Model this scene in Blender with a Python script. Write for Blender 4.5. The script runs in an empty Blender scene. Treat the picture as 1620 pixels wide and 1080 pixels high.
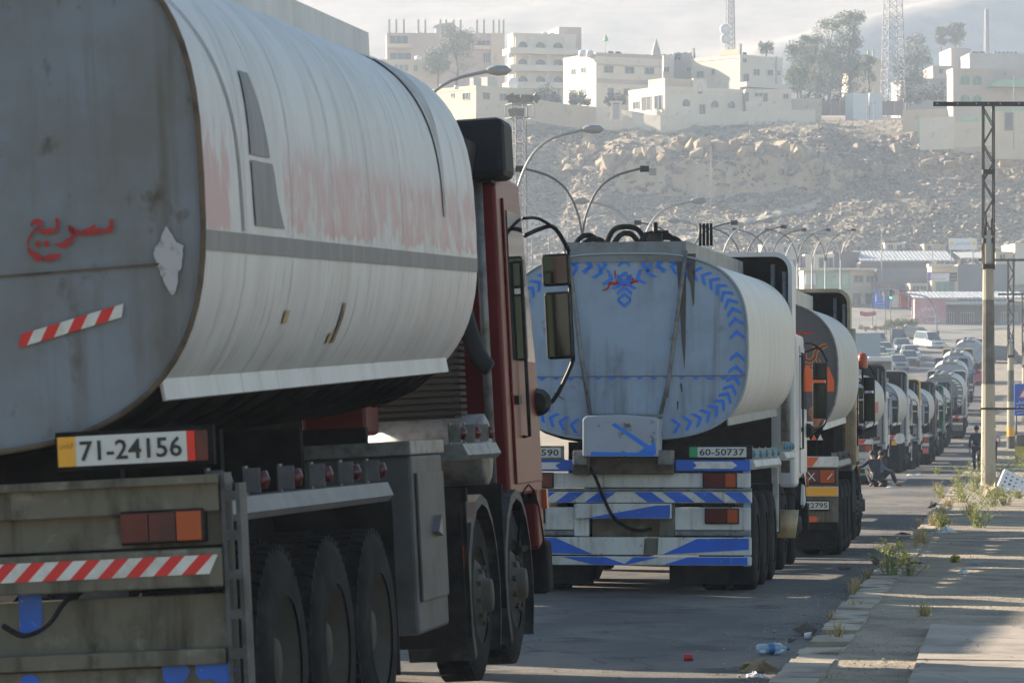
import bpy, bmesh, math, random
from mathutils import Vector, Matrix, noise
R = math.radians; PI = math.pi
S = bpy.context.scene; C = S.collection
random.seed(7)
# ------------------------------------------------------------ camera, sky, sun, exposure
F = 5300.0                                   # focal length in pixels of a 1620 wide frame
AZ = math.atan(779 / F)                      # the lens looks a little left of the road's direction
CAMZ = 2.0; HORIZON = 560
cam = bpy.data.cameras.new('camera'); camo = bpy.data.objects.new('camera', cam); C.objects.link(camo)
cam.sensor_width = 36; cam.lens = F / 1620 * 36; cam.clip_start = .5; cam.clip_end = 9000
camo.location = (0, 0, CAMZ); camo.rotation_euler = (PI / 2 + math.atan((HORIZON - 540) / F), 0, AZ)
cam.dof.use_dof = True; cam.dof.focus_distance = 46; cam.dof.aperture_fstop = 11
S.camera = camo
SUN_EL, SUN_AZ = R(19), R(158)               # direction towards the sun, angle from +X
sd = Vector((math.cos(SUN_AZ) * math.cos(SUN_EL), math.sin(SUN_AZ) * math.cos(SUN_EL), math.sin(SUN_EL)))
w = bpy.data.worlds.new('World'); S.world = w; w.use_nodes = True
nt = w.node_tree; nt.nodes.clear()
sky = nt.nodes.new('ShaderNodeTexSky'); sky.sky_type = 'NISHITA'; sky.sun_disc = False
sky.sun_elevation = SUN_EL; sky.sun_rotation = math.atan2(sd.x, sd.y); sky.dust_density = .3; sky.air_density = 1.5; sky.ozone_density = 3
bg = nt.nodes.new('ShaderNodeBackground'); bg.inputs[1].default_value = .05
wo = nt.nodes.new('ShaderNodeOutputWorld')
nt.links.new(sky.outputs[0], bg.inputs[0]); nt.links.new(bg.outputs[0], wo.inputs[0])
sl = bpy.data.lights.new('sun', 'SUN'); so = bpy.data.objects.new('sun', sl); C.objects.link(so)
sl.energy = 5.0; sl.angle = R(.55); sl.color = (1.0, .86, .68)
so.rotation_euler = sd.to_track_quat('Z', 'Y').to_euler()
S.view_settings.view_transform = 'Standard'; S.view_settings.look = 'None'
S.view_settings.exposure = 1.95; S.view_settings.gamma = 1.0
S.cycles.volume_bounces = 1; S.cycles.max_bounces = 5; S.cycles.diffuse_bounces = 3; S.cycles.glossy_bounces = 3
S.cycles.transparent_max_bounces = 8; S.cycles.sample_clamp_indirect = 6
HAZE_DENSITY = .00043

# ------------------------------------------------------------ positions
ca, sa = math.cos(AZ), math.sin(AZ)
def W(px, py, d):                            # point seen at (px, py) of the 1620 frame, d metres ahead
    r = (px - 810) / F * d
    return Vector((r * ca - d * sa, r * sa + d * ca, CAMZ + (HORIZON - py) / F * d))
PROF = [(-60,-1.9),(0,-1.95),(14,-2.0),(24,-2.27),(34,-2.47),(46,-2.83),(60,-3.12),(75,-3.45),(105,-4.06),(125,-4.41),(138,-4.74),
        (152,-5.04),(170,-5.16),(186,-5.25),(205,-5.15),(235,-4.6),(262,-3.8),(290,-2.85),(320,-2.15),(333,-1.75),(345,-.6),(357,.1),(370,1.0),(400,3.0),(430,5.0),
        (450,7.5),(462,10.5),(475,15),(500,27),(517,35),(530,37.0),(560,38.5),(620,44),(700,48),(900,60)]
def prof(y):
    if y <= PROF[0][0]: return PROF[0][1]
    for (a, b), (c, d) in zip(PROF, PROF[1:]):
        if y <= c:
            t = (y - a) / (c - a); return b + (d - b) * t
    return PROF[-1][1]
def sprof(y):
    k = 4 if y < 60 else 7
    return (prof(y - k) + 2 * prof(y) + prof(y + k)) / 4
def ss(a, b, x):
    t = max(0, min(1, (x - a) / (b - a))); return t * t * (3 - 2 * t)
def fb(x, y, z=0, o=4): return noise.fractal(Vector((x, y, z)), 1.0, 2.0, o)
def gz(x, y):                                # height of the street ground
    h = CAMZ + sprof(y) + .012 * fb(x * .35, y * .35, 1) + .02 * noise.noise(Vector((x * .06, y * .16, 4)))
    if x > 2.5 and y < 400: h += .03 * fb(x, y)
    return h
def gp(x, y, dz=0): return Vector((x, y, gz(x, y) + dz))

# ------------------------------------------------------------ mesh helper
class MB:
    def __init__(s): s.v = []; s.f = []; s.m = []; s.sm = []; s.cur = 0; s.smooth = False
    def add(s, vs, fs):
        o = len(s.v); s.v += [tuple(v) for v in vs]
        for f in fs: s.f.append(tuple(i + o for i in f)); s.m.append(s.cur); s.sm.append(s.smooth)
        return s
    def box(s, x0, x1, y0, y1, z0, z1):
        if x0 > x1: x0, x1 = x1, x0
        if y0 > y1: y0, y1 = y1, y0
        if z0 > z1: z0, z1 = z1, z0
        return s.add([(x0,y0,z0),(x1,y0,z0),(x1,y1,z0),(x0,y1,z0),(x0,y0,z1),(x1,y0,z1),(x1,y1,z1),(x0,y1,z1)],
              [(0,3,2,1),(4,5,6,7),(0,1,5,4),(1,2,6,5),(2,3,7,6),(3,0,4,7)])
    def tube(s, pts, r, n=8, cap=True):
        pts = [Vector(p) for p in pts]; rs = r if isinstance(r, (list, tuple)) else [r] * len(pts)
        vs = []; fs = []; up = None
        for i, p in enumerate(pts):
            t = (pts[min(i+1, len(pts)-1)] - pts[max(i-1, 0)]).normalized()
            if up is None: up = Vector((0,0,1)) if abs(t.z) < .9 else Vector((1,0,0))
            a = t.cross(up); a = a.normalized() if a.length > 1e-6 else Vector((1,0,0)); b = t.cross(a).normalized(); up = -b if False else a.cross(t).normalized()
            for k in range(n):
                q = 2 * PI * k / n; vs.append(p + (a * math.cos(q) + b * math.sin(q)) * rs[i])
        for i in range(len(pts) - 1):
            for k in range(n):
                k2 = (k + 1) % n; fs.append((i*n+k, i*n+k2, (i+1)*n+k2, (i+1)*n+k))
        if cap: fs += [tuple(range(n))[::-1], tuple(range((len(pts)-1)*n, len(pts)*n))]
        o = s.smooth; s.smooth = True; s.add(vs, fs); s.smooth = o; return s
    def bar(s, p0, p1, w, h=None):           # square bar between two points
        p0 = Vector(p0); p1 = Vector(p1); h = h or w; t = (p1 - p0).normalized()
        up = Vector((0,0,1)) if abs(t.z) < .95 else Vector((0,1,0))
        a = t.cross(up).normalized(); b = a.cross(t).normalized(); vs = []
        for p in (p0, p1):
            for i, j in ((-1,-1),(1,-1),(1,1),(-1,1)): vs.append(p + a * i * w / 2 + b * j * h / 2)
        return s.add(vs, [(0,1,2,3),(7,6,5,4),(0,4,5,1),(1,5,6,2),(2,6,7,3),(3,7,4,0)])
    def prism(s, poly, d0, d1, axis='y'):    # extrude a 2-d outline (u,v) between d0 and d1
        n = len(poly)
        def P(u, v, d): return (u, d, v) if axis == 'y' else ((d, u, v) if axis == 'x' else (u, v, d))
        vs = [P(u, v, d0) for u, v in poly] + [P(u, v, d1) for u, v in poly]
        fs = [tuple(range(n)), tuple(range(2*n-1, n-1, -1))] + [(i, i+n, (i+1) % n + n, (i+1) % n) for i in range(n)]
        return s.add(vs, fs)
    def lathe(s, prof_, n=24, axis='x', c=(0,0,0)):   # profile of (along, radius)
        vs = []; m = len(prof_)
        for k in range(n):
            q = 2*PI*k/n; cq, sq = math.cos(q), math.sin(q)
            for (u, r) in prof_:
                vs.append((c[0]+u, c[1]+r*cq, c[2]+r*sq) if axis == 'x' else ((c[0]+r*cq, c[1]+u, c[2]+r*sq) if axis == 'y' else (c[0]+r*cq, c[1]+r*sq, c[2]+u)))
        fs = [(k*m+i, k*m+i+1, ((k+1) % n)*m+i+1, ((k+1) % n)*m+i) for k in range(n) for i in range(m-1)]
        return s.add(vs, fs)
    def grid(s, fn, nu, nv):
        vs = [fn(i/nu, j/nv) for j in range(nv+1) for i in range(nu+1)]
        fs = [(j*(nu+1)+i, j*(nu+1)+i+1, (j+1)*(nu+1)+i+1, (j+1)*(nu+1)+i) for j in range(nv) for i in range(nu)]
        return s.add(vs, fs)
    def flat(s, poly, y=-.004, t=.003):      # thin plate in the x-z plane facing -y
        return s.prism(poly, y, y + t)
    def mesh(s, name, mats, fix=True):
        me = bpy.data.meshes.new(name); me.from_pydata(s.v, [], s.f)
        for m in (mats if isinstance(mats, (list, tuple)) else [mats]): me.materials.append(m)
        me.polygons.foreach_set('material_index', s.m); me.polygons.foreach_set('use_smooth', s.sm)
        if fix:
            bm = bmesh.new(); bm.from_mesh(me); bmesh.ops.recalc_face_normals(bm, faces=bm.faces); bm.to_mesh(me); bm.free()
        me.update(); return me
    def build(s, name, mats, parent=None, bevel=0, loc=None, fix=True):
        me = s.mesh(name, mats, fix); o = bpy.data.objects.new(name, me); C.objects.link(o)
        if parent: o.parent = parent
        if loc is not None: o.location = loc
        if bevel:
            b = o.modifiers.new('bevel', 'BEVEL'); b.width = bevel; b.segments = 2; b.limit_method = 'ANGLE'; b.angle_limit = R(40)
        return o
def inst(me, name, parent=None, loc=(0,0,0), rot=(0,0,0), sc=(1,1,1)):
    o = bpy.data.objects.new(name, me); C.objects.link(o); o.parent = parent
    o.location = loc; o.rotation_euler = rot; o.scale = sc; return o
def tag(o, label, cat, group=None, kind=None):
    if label: o['label'] = label
    if cat: o['category'] = cat
    if group: o['group'] = group
    if kind: o['kind'] = kind
    return o
def thing(name, label, cat, loc=(0,0,0), rz=0, group=None):
    o = bpy.data.objects.new(name, None); C.objects.link(o); o.empty_display_size = .2
    o.location = loc; o.rotation_euler = (0, 0, rz); return tag(o, label, cat, group)
def struct(name, mb, m, fix=True):
    o = mb.build(name, m, fix=fix); o['kind'] = 'structure'; return o

# ------------------------------------------------------------ materials
_mc = {}
def M(name, c, rough=.6, metal=0., c2=None, sc=4., lo=.45, hi=.65, stretch=(1,1,1), c3=None, sc3=20., lo3=.58, hi3=.68, st3=(1,1,1),
      bump=0., bsc=60., world=False, spec=.5, trans=0., emit=None, detail=6, crack=0, cw=.012, streak=None, bands=(), steep=None):
    if name in _mc: return _mc[name]
    m = bpy.data.materials.new(name); m.use_nodes = True; t = m.node_tree; N = t.nodes; L = t.links
    p = N['Principled BSDF']; p.inputs['Roughness'].default_value = rough; p.inputs['Metallic'].default_value = metal
    p.inputs['Specular IOR Level'].default_value = spec
    if trans: p.inputs['Transmission Weight'].default_value = trans
    if emit: p.inputs['Emission Color'].default_value = (*emit[:3], 1); p.inputs['Emission Strength'].default_value = emit[3]
    if world: co = N.new('ShaderNodeNewGeometry').outputs['Position']
    else: co = N.new('ShaderNodeTexCoord').outputs['Object']
    def nz(scale, st, lo_, hi_, dt=detail):
        mp = N.new('ShaderNodeMapping'); mp.inputs['Scale'].default_value = st; L.new(co, mp.inputs[0])
        n = N.new('ShaderNodeTexNoise'); n.inputs['Scale'].default_value = scale; n.inputs['Detail'].default_value = dt; n.inputs['Roughness'].default_value = .62
        L.new(mp.outputs[0], n.inputs[0])
        r = N.new('ShaderNodeMapRange'); r.inputs[1].default_value = lo_; r.inputs[2].default_value = hi_; L.new(n.outputs[0], r.inputs[0])
        return r.outputs[0]
    def mix(f, a, b):
        x = N.new('ShaderNodeMix'); x.data_type = 'RGBA'; L.new(f, x.inputs[0])
        if isinstance(a, tuple): x.inputs[6].default_value = (*a, 1)
        else: L.new(a, x.inputs[6])
        x.inputs[7].default_value = (*b, 1); return x.outputs[2]
    col = c
    if c2: col = mix(nz(sc, stretch, lo, hi), col, c2)
    if c3: col = mix(nz(sc3, st3, lo3, hi3), col, c3)
    if streak:                                 # vertical runs of grime: noise stretched along z, broken by a second noise
        a_ = nz(streak[1], (1, 1, .06), .5, .68); b_ = nz(streak[1] * .25, (1, 1, .5), .42, .6)
        mm = N.new('ShaderNodeMath'); mm.operation = 'MULTIPLY'; L.new(a_, mm.inputs[0]); L.new(b_, mm.inputs[1]); col = mix(mm.outputs[0], col, streak[0])
    if bands or steep:
        sx = N.new('ShaderNodeSeparateXYZ'); L.new(co, sx.inputs[0])
        def mp_(sock, a, b, c_=0., d_=1.):
            r = N.new('ShaderNodeMapRange'); r.interpolation_type = 'SMOOTHSTEP'
            for i_, v_ in zip((1, 2, 3, 4), (a, b, c_, d_)): r.inputs[i_].default_value = v_
            L.new(sock, r.inputs[0]); return r.outputs[0]
        def mul(a, b): q = N.new('ShaderNodeMath'); q.operation = 'MULTIPLY'; L.new(a, q.inputs[0]); L.new(b, q.inputs[1]); return q.outputs[0]
        for (bc, z0, z1, y0_, y1_, sca, lo_, hi_, st_) in bands:      # worn paint areas on a flank
            wz = N.new('ShaderNodeMath'); wz.operation = 'MULTIPLY_ADD'; L.new(nz(7, (1, 1, .3), 0, 1), wz.inputs[0]); wz.inputs[1].default_value = .22; L.new(sx.outputs[2], wz.inputs[2])
            k_ = mul(mp_(wz.outputs[0], z0 + .1, z0 + .12), mp_(wz.outputs[0], z1 + .08, z1 + .2, 1, 0)); k_ = mul(k_, mul(mp_(sx.outputs[1], y0_, y0_ + .06), mp_(sx.outputs[1], y1_, y1_ + .06, 1, 0)))
            k_ = mul(k_, nz(sca, st_, lo_, hi_)); k_ = mul(k_, mp_(sx.outputs[0], .1, .3)); col = mix(k_, col, bc)
        if steep:
            gn = N.new('ShaderNodeNewGeometry'); s2 = N.new('ShaderNodeSeparateXYZ'); L.new(gn.outputs['True Normal'], s2.inputs[0]); col = mix(mp_(s2.outputs[2], .42, .62, 1, 0), col, steep)
    if crack:
        vo = N.new('ShaderNodeTexVoronoi'); vo.feature = 'DISTANCE_TO_EDGE'; vo.inputs['Scale'].default_value = crack
        wn = N.new('ShaderNodeTexNoise'); wn.inputs['Scale'].default_value = crack * 2.5; L.new(co, wn.inputs[0])
        va = N.new('ShaderNodeVectorMath'); va.operation = 'SCALE'; va.inputs[3].default_value = .5 / crack; L.new(wn.outputs['Color'], va.inputs[0])
        vb = N.new('ShaderNodeVectorMath'); L.new(co, vb.inputs[0]); L.new(va.outputs[0], vb.inputs[1]); L.new(vb.outputs[0], vo.inputs[0])
        r = N.new('ShaderNodeMapRange'); r.inputs[1].default_value = cw; r.inputs[2].default_value = 0; r.inputs[3].default_value = 0; r.inputs[4].default_value = .85; L.new(vo.outputs['Distance'], r.inputs[0])
        col = mix(r.outputs[0], col, (.02, .018, .016))
    if isinstance(col, tuple): p.inputs['Base Color'].default_value = (*col, 1)
    else: L.new(col, p.inputs['Base Color'])
    if bump:
        b = N.new('ShaderNodeBump'); b.inputs['Strength'].default_value = 1; b.inputs['Distance'].default_value = bump
        n = N.new('ShaderNodeTexNoise'); n.inputs['Scale'].default_value = bsc; n.inputs['Detail'].default_value = 5; L.new(co, n.inputs[0])
        L.new(n.outputs[0], b.inputs['Height']); L.new(b.outputs[0], p.inputs['Normal'])
    _mc[name] = m; return m
RUST = (.09, .05, .03); DIRT = (.10, .085, .065)
m_black = M('black_paint', (.008,.008,.009), .5, spec=.2, c2=(.05,.045,.04), sc=6, lo=.5, hi=.8)
m_dark = M('dark_chassis', (.007,.007,.008), .8, spec=.12, c2=(.025,.022,.018), sc=8, lo=.45, hi=.75, bump=.002)
m_rubber = M('rubber', (.01,.01,.011), .9, spec=.12, c2=(.035,.033,.031), sc=5, lo=.4, hi=.75, bump=.002, bsc=90)
m_rim = M('rim_metal', (.06,.056,.05), .7, .1, spec=.2, c2=(.06,.045,.03), sc=7)
m_steel = M('galvanised_steel', (.19,.195,.2), .5, .4, c2=(.1,.095,.085), sc=10)
m_grime = M('grimy_rear_metal', (.15,.137,.108), .65, .0, spec=.2, c2=(.025,.02,.013), sc=2.2, lo=.5, hi=.72, stretch=(2.2,1,.8), c3=(.24,.22,.18), sc3=5, lo3=.55, hi3=.7, bump=.002, streak=((.035,.022,.012), 8))
m_glass = M('dark_glass', (.012,.015,.016), .04, spec=.8)
m_mirror = M('mirror_glass', (.07,.08,.075), .08, 1.0)
m_redlens = M('red_lens', (.1,.008,.01), .22, c2=(.045,.008,.014), sc=5)
m_orlens = M('orange_lens', (.36,.06,.012), .22)
m_white = M('white_paint', (.58,.58,.57), .5, c2=(.4,.385,.36), sc=3, lo=.5, hi=.75, c3=(.12,.09,.07), sc3=24, lo3=.66, hi3=.7, streak=((.25,.22,.18), 12))
m_blue = M('blue_paint', (.015,.12,.6), .45, c2=(.025,.1,.42), sc=3, c3=(.5,.5,.48), sc3=30, lo3=.67, hi3=.7)
m_redp = M('red_paint_marks', (.38,.02,.02), .6, c2=(.22,.02,.02), sc=12)
m_tapered = M('red_tape', (.62,.02,.02), .4)
m_tapewhite = M('white_tape', (.64,.64,.62), .4, c2=(.48,.47,.44), sc=9)
m_orange = M('orange_tape', (.7,.12,.03), .45)
m_yellow = M('yellow_tape', (.75,.36,.03), .45)
m_ink = M('plate_ink', (.02,.02,.02), .5)
m_plate = M('plate_white', (.58,.585,.58), .4, c2=(.32,.3,.27), sc=8, lo=.55, hi=.8)
# ------------------------------------------------------------ ground, road, pavement, hillside, far hills, haze
m_soil = M('dry_soil', (.27,.22,.16), .95, c2=(.18,.145,.105), sc=.6, c3=(.36,.31,.25), sc3=9, bump=.03, bsc=6, world=True)
m_road = M('dusty_asphalt', (.075,.073,.073), .85, c2=(.16,.142,.12), sc=.45, lo=.44, hi=.6, stretch=(1,.35,1), c3=(.045,.043,.042), sc3=1.1, lo3=.55, hi3=.64, bump=.02, bsc=38, world=True, crack=.55, cw=.009)
m_slab = M('worn_concrete_slab', (.34,.29,.24), .9, c2=(.2,.175,.15), sc=1.4, c3=(.11,.1,.09), sc3=9, lo3=.62, hi3=.72, bump=.006, bsc=40, world=True, crack=.45, cw=.004)
m_verge = M('broken_verge_gravel', (.31,.255,.185), .95, c2=(.15,.13,.105), sc=1.3, lo=.4, hi=.65, c3=(.46,.39,.29), sc3=26, lo3=.6, hi3=.66, bump=.03, bsc=22, world=True)
m_kerb = M('kerb_concrete', (.38,.325,.25), .9, c2=(.19,.165,.135), sc=3, bump=.006, bsc=30, world=True)
KX = -1.32                                                     # kerb line
def yrows(y0, y1):
    ys = []; y = y0
    while y < y1: ys.append(y); y += max(.5, min(6, y * .02 if y > 0 else 4))
    return ys + [y1]
g = MB(); xs = [-230,-195,-160,-120,-90,-70,-55,-45,-36,-30,-26,-22,-15,-8,-1,2.2,3.2,4.2,6,9,13,18,26,36,50,70,95]
ys = [-60,-40,-20] + yrows(0, 470); g.smooth = True
vs = []
for y in ys:
    for x in xs:
        dz = -.05 if x < 3 else .06 + .12 * fb(x * .4, y * .4)
        if x <= -22: dz = .05
        vs.append((x, y, gz(x, y) + dz))
n = len(xs)
g.add(vs, [(j*n+i, j*n+i+1, (j+1)*n+i+1, (j+1)*n+i) for j in range(len(ys)-1) for i in range(n-1)])
struct('ground', g, m_soil)
r = MB(); r.smooth = True; xs = [-22 + i * (22 + KX) / 16 for i in range(17)]; ys = [-60,-40,-20,-10] + yrows(-5, 395); vs = []
for y in ys:
    for x in xs: vs.append((x, y, gz(x, y) - .0 + .03 * math.exp(-((x+2.6)/.5)**2) * fb(x*.7, y*.25, 9)))
n = len(xs); r.add(vs, [(j*n+i, j*n+i+1, (j+1)*n+i+1, (j+1)*n+i) for j in range(len(ys)-1) for i in range(n-1)])
struct('road', r, m_road)
# junction apron beyond the queue, wider, paler
m_apron = M('pale_dusty_asphalt', (.15,.14,.125), .9, c2=(.22,.2,.17), sc=.12, world=True)
r = MB(); r.smooth = True
r.grid(lambda u, v: (lambda x, y: (x, y, gz(x, y) + .07))(-60 + 75 * u, 357 + 78 * v), 30, 30)
struct('junction_road', r, m_apron)
# verge between kerb and slabs (gravel and broken paving), 0.12 above the road
v_ = MB(); v_.smooth = True; xs = [KX + .14 + i * (3.2 - KX) / 22 for i in range(23)]; ys = yrows(-5, 400); vs = []
for y in ys:
    for x in xs: vs.append((x, y, gz(x, y) + .105 + .012 * fb(x * 2, y * 1.1, 3)))
n = len(xs); v_.add(vs, [(j*n+i, j*n+i+1, (j+1)*n+i+1, (j+1)*n+i) for j in range(len(ys)-1) for i in range(n-1)])
verge = struct('verge', v_, m_verge)
kerb = bpy.data.objects.new('kerb', None); C.objects.link(kerb); kerb['kind'] = 'structure'
ks = []
for i in range(3):
    b = MB(); b.box(-.15, .15, .008, .49 - .004 * i, -.17, .0); me = b.mesh('kerb_stone', m_kerb)
    for v in me.vertices: v.co += Vector((random.uniform(-.012,.012), random.uniform(-.006,.006), random.uniform(-.008,.008)))
    ks.append(me)
y = 4.0; rk = random.Random(3)
while y < 118:
    if rk.random() > .05:
        sl_ = (gz(KX, y + .5) - gz(KX, y)) / .5
        o = inst(rk.choice(ks), 'kerb_stone', kerb, (KX + rk.uniform(-.015,.02), y, gz(KX, y) + .125 + rk.uniform(-.02,.008)), (math.atan(sl_), rk.uniform(-.03,.03), rk.uniform(-.015,.015)))
    y += .5
k2 = MB()
while y < 395: k2.add([(KX-.15,y,gz(KX,y)-.1),(KX+.15,y,gz(KX,y)-.1),(KX+.15,y,gz(KX,y)+.12),(KX-.15,y,gz(KX,y)+.12),(KX-.15,y+4,gz(KX,y+4)-.1),(KX+.15,y+4,gz(KX,y+4)-.1),(KX+.15,y+4,gz(KX,y+4)+.12),(KX-.15,y+4,gz(KX,y+4)+.12)], [(0,1,2,3),(4,5,6,7),(0,4,7,3),(3,7,6,2),(1,5,6,2)]); y += 4
o = k2.build('far_kerb', m_kerb, kerb); o['kind'] = 'stuff'
# pavement slabs to the right of the verge, each its own
pv = bpy.data.objects.new('sidewalk', None); C.objects.link(pv); pv['kind'] = 'structure'
sv = []
for i in range(2):
    b = MB(); b.box(.008, 1.192, .008, 1.492, -.08, 0); sv.append(b.mesh('paving_slab', m_slab))
for j, y in enumerate([5 + 1.5 * k for k in range(15)]):
    for i in range(4):
        x = -.60 + 1.2 * i
        if i == 0 and y > 26.4: continue
        sl_ = (gz(x, y + 1.5) - gz(x, y)) / 1.5
        inst(sv[(i+j) % 2], 'paving_slab', pv, (x, y, gz(x + .6, y) + .155 + rk.uniform(-.008,.008)), (math.atan(sl_), rk.uniform(-.006,.006), 0))
# hillside: one displaced sheet with ledges and outcrops
HY0, HY1 = 446, 640
def ledge(x, y):
    u = 1589 + x * F / y                                # rough sight line
    m = ss(935, 1000, u) * (1 - ss(1290, 1370, u)) + .25 * ss(1290, 1370, u)
    yl = 499 + 4 * noise.noise(Vector((x * .05, 0, 2))) + 3 * noise.noise(Vector((x * .22, 0, 7))) + 1.6 * noise.noise(Vector((x * .8, 0, 5)))
    return m, yl
def hz(x, y):
    m, yl = ledge(x, y)
    h = CAMZ + sprof(y) - 0
    st = 4.8 * m * (ss(yl - 1.4, yl + .8, y) - ss(yl - 24, yl - 3, y) * .45 - ss(yl + 2, yl + 26, y) * .55)
    rough = ss(455, 475, y) * (1 - ss(512, 524, y))
    h += st + rough * (1.1 * fb(x * .045, y * .045, 3) + .55 * abs(fb(x * .22, y * .22, 5)) + m * .9 * noise.noise(Vector((x * .3, y * .3, 1))) * math.exp(-((y - yl) / 6) ** 2))
    u = 1589 + x * F / y                                # a gully on the left
    h -= 3.2 * math.exp(-((u - 870) / 45) ** 2) * math.exp(-((y - 497) / 9) ** 2)
    tr = 468 + (x + 45) * .42 * 1.0                     # the track that climbs across the slope
    if -52 < x < -12:
        k = math.exp(-((y - (470 + (x + 50) * .62)) / 1.7) ** 2); h += k * .0
    return h
m_hill = M('hill_rubble_soil', (.31,.245,.17), .95, c2=(.16,.13,.095), sc=.9, lo=.46, hi=.62, c3=(.13,.12,.07), sc3=.8, lo3=.55, hi3=.72, bump=.5, bsc=.9, world=True, steep=(.4,.31,.21))
h_ = MB(); h_.smooth = True; NX, NY = 430, 190
def hp(u, v):
    vv = v * .72 if v < .72 * 0 else v
    y = HY0 + (530 - HY0) * min(1, v / .8) + (max(0, v - .8) / .2) * 370
    x = -170 - y * .09 + (230 + y * .13) * u
    return (x, y, hz(x, y) if y < 560 else CAMZ + sprof(y) + .5 * fb(x * .03, y * .03))
h_.grid(hp, NX, NY); struct('hillside', h_, m_hill)
m_track = M('dusty_track', (.42,.36,.28), .95, c2=(.33,.28,.22), sc=.5, world=True)
t_ = MB(); t_.smooth = True
def tk(u, v):
    c = W(1000 + 300 * u, 362 - 88 * u, 0.001 + 473 + 20 * u); y = c.y + (v - .5) * 3.2; return (c.x, y, hz(c.x, y) + .18)
t_.grid(tk, 60, 4); struct('track', t_, m_track)
# far hills closing the view
m_far = M('far_hill_soil', (.35,.31,.27), .95, c2=(.27,.24,.21), sc=.12, lo=.4, hi=.7, world=True)
f_ = MB(); f_.smooth = True
def fh(u, v):
    y = 850 + 350 * v; x = -y * .33 + (y * .33 + 230) * u
    z = 44 + 100 * v + 2 * fb(x * .005, y * .006, 2) * ss(0, .25, v)
    rr = (y - 990 - (x + 60) * .9) / 40; z += 14 * math.exp(-rr * rr) * ss(-60, 60, x + 90) + .5 * fb(x * .05, y * .05, 8)
    return (x, y, z)
f_.grid(fh, 120, 80); struct('far_hills', f_, m_far)
hz_box = MB(); hz_box.box(-410, 300, -70, 1260, -4.6, 160)
hzo = hz_box.build('haze', None if False else bpy.data.materials.new('haze_air')); hzo['kind'] = 'stuff'
hm = hzo.data.materials[0]; hm.use_nodes = True; hn = hm.node_tree; hn.nodes.clear()
ho = hn.nodes.new('ShaderNodeOutputMaterial'); hv = hn.nodes.new('ShaderNodeVolumePrincipled')
hv.inputs['Color'].default_value = (.68,.8,1,1); hv.inputs['Density'].default_value = HAZE_DENSITY; hv.inputs['Anisotropy'].default_value = 0
hn.links.new(hv.outputs[0], ho.inputs['Volume'])
# ------------------------------------------------------------ tanker trucks
def sep(q, a, b, n):
    c, s = math.cos(q), math.sin(q)
    return a * math.copysign(abs(c) ** (2/n), c), b * math.copysign(abs(s) ** (2/n), s)
def sey(x, a, b, n): return b * max(0, 1 - abs(x / a) ** n) ** (1/n)
def text(body, parent, m, x, y, z, w_, h_, name='lettering', rot=(PI/2, 0, 0), font=None):
    cu = bpy.data.curves.new('txt', 'FONT'); cu.body = body; cu.size = 1; cu.resolution_u = 2; cu.offset = .014
    if font: cu.font = font
    t = bpy.data.objects.new('txt', cu); C.objects.link(t)
    me = bpy.data.meshes.new_from_object(t.evaluated_get(bpy.context.evaluated_depsgraph_get()))
    bpy.data.objects.remove(t)
    if not len(me.vertices): return None
    xs = [v.co.x for v in me.vertices]; ys = [v.co.y for v in me.vertices]
    sx = w_ / (max(xs) - min(xs)); sy = h_ / (max(ys) - min(ys)); x0, y0 = min(xs), min(ys)
    for v in me.vertices: v.co = Vector(((v.co.x - x0) * sx, (v.co.y - y0) * sy, 0))
    me.materials.clear(); me.materials.append(m); me.name = name
    return inst(me, name, parent, (x, y, z), rot)
def ribbon(mb, pts, y):                       # pts (x, z, width): brush stroke in the x-z plane
    vs = []; n = len(pts)
    for i, (x, z, w_) in enumerate(pts):
        a = pts[max(0, i-1)]; b = pts[min(n-1, i+1)]; dx, dz = b[0]-a[0], b[1]-a[1]; l = math.hypot(dx, dz) or 1
        nx, nz_ = -dz/l, dx/l; vs += [(x+nx*w_/2, y, z+nz_*w_/2), (x-nx*w_/2, y, z-nz_*w_/2)]
    mb.add(vs, [(2*i, 2*i+1, 2*i+3, 2*i+2) for i in range(n-1)])
def smoothline(pts, k=4):                     # Catmull-Rom on any tuple length
    out = []; P = [pts[0]] + list(pts) + [pts[-1]]
    for i in range(1, len(P)-2):
        for j in range(k):
            t = j / k; out.append(tuple(.5 * ((2*P[i][c]) + (-P[i-1][c]+P[i+1][c])*t + (2*P[i-1][c]-5*P[i][c]+4*P[i+1][c]-P[i+2][c])*t*t + (-P[i-1][c]+3*P[i][c]-3*P[i+1][c]+P[i+2][c])*t**3) for c in range(len(pts[0]))))
    return out + [tuple(pts[-1])]
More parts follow.
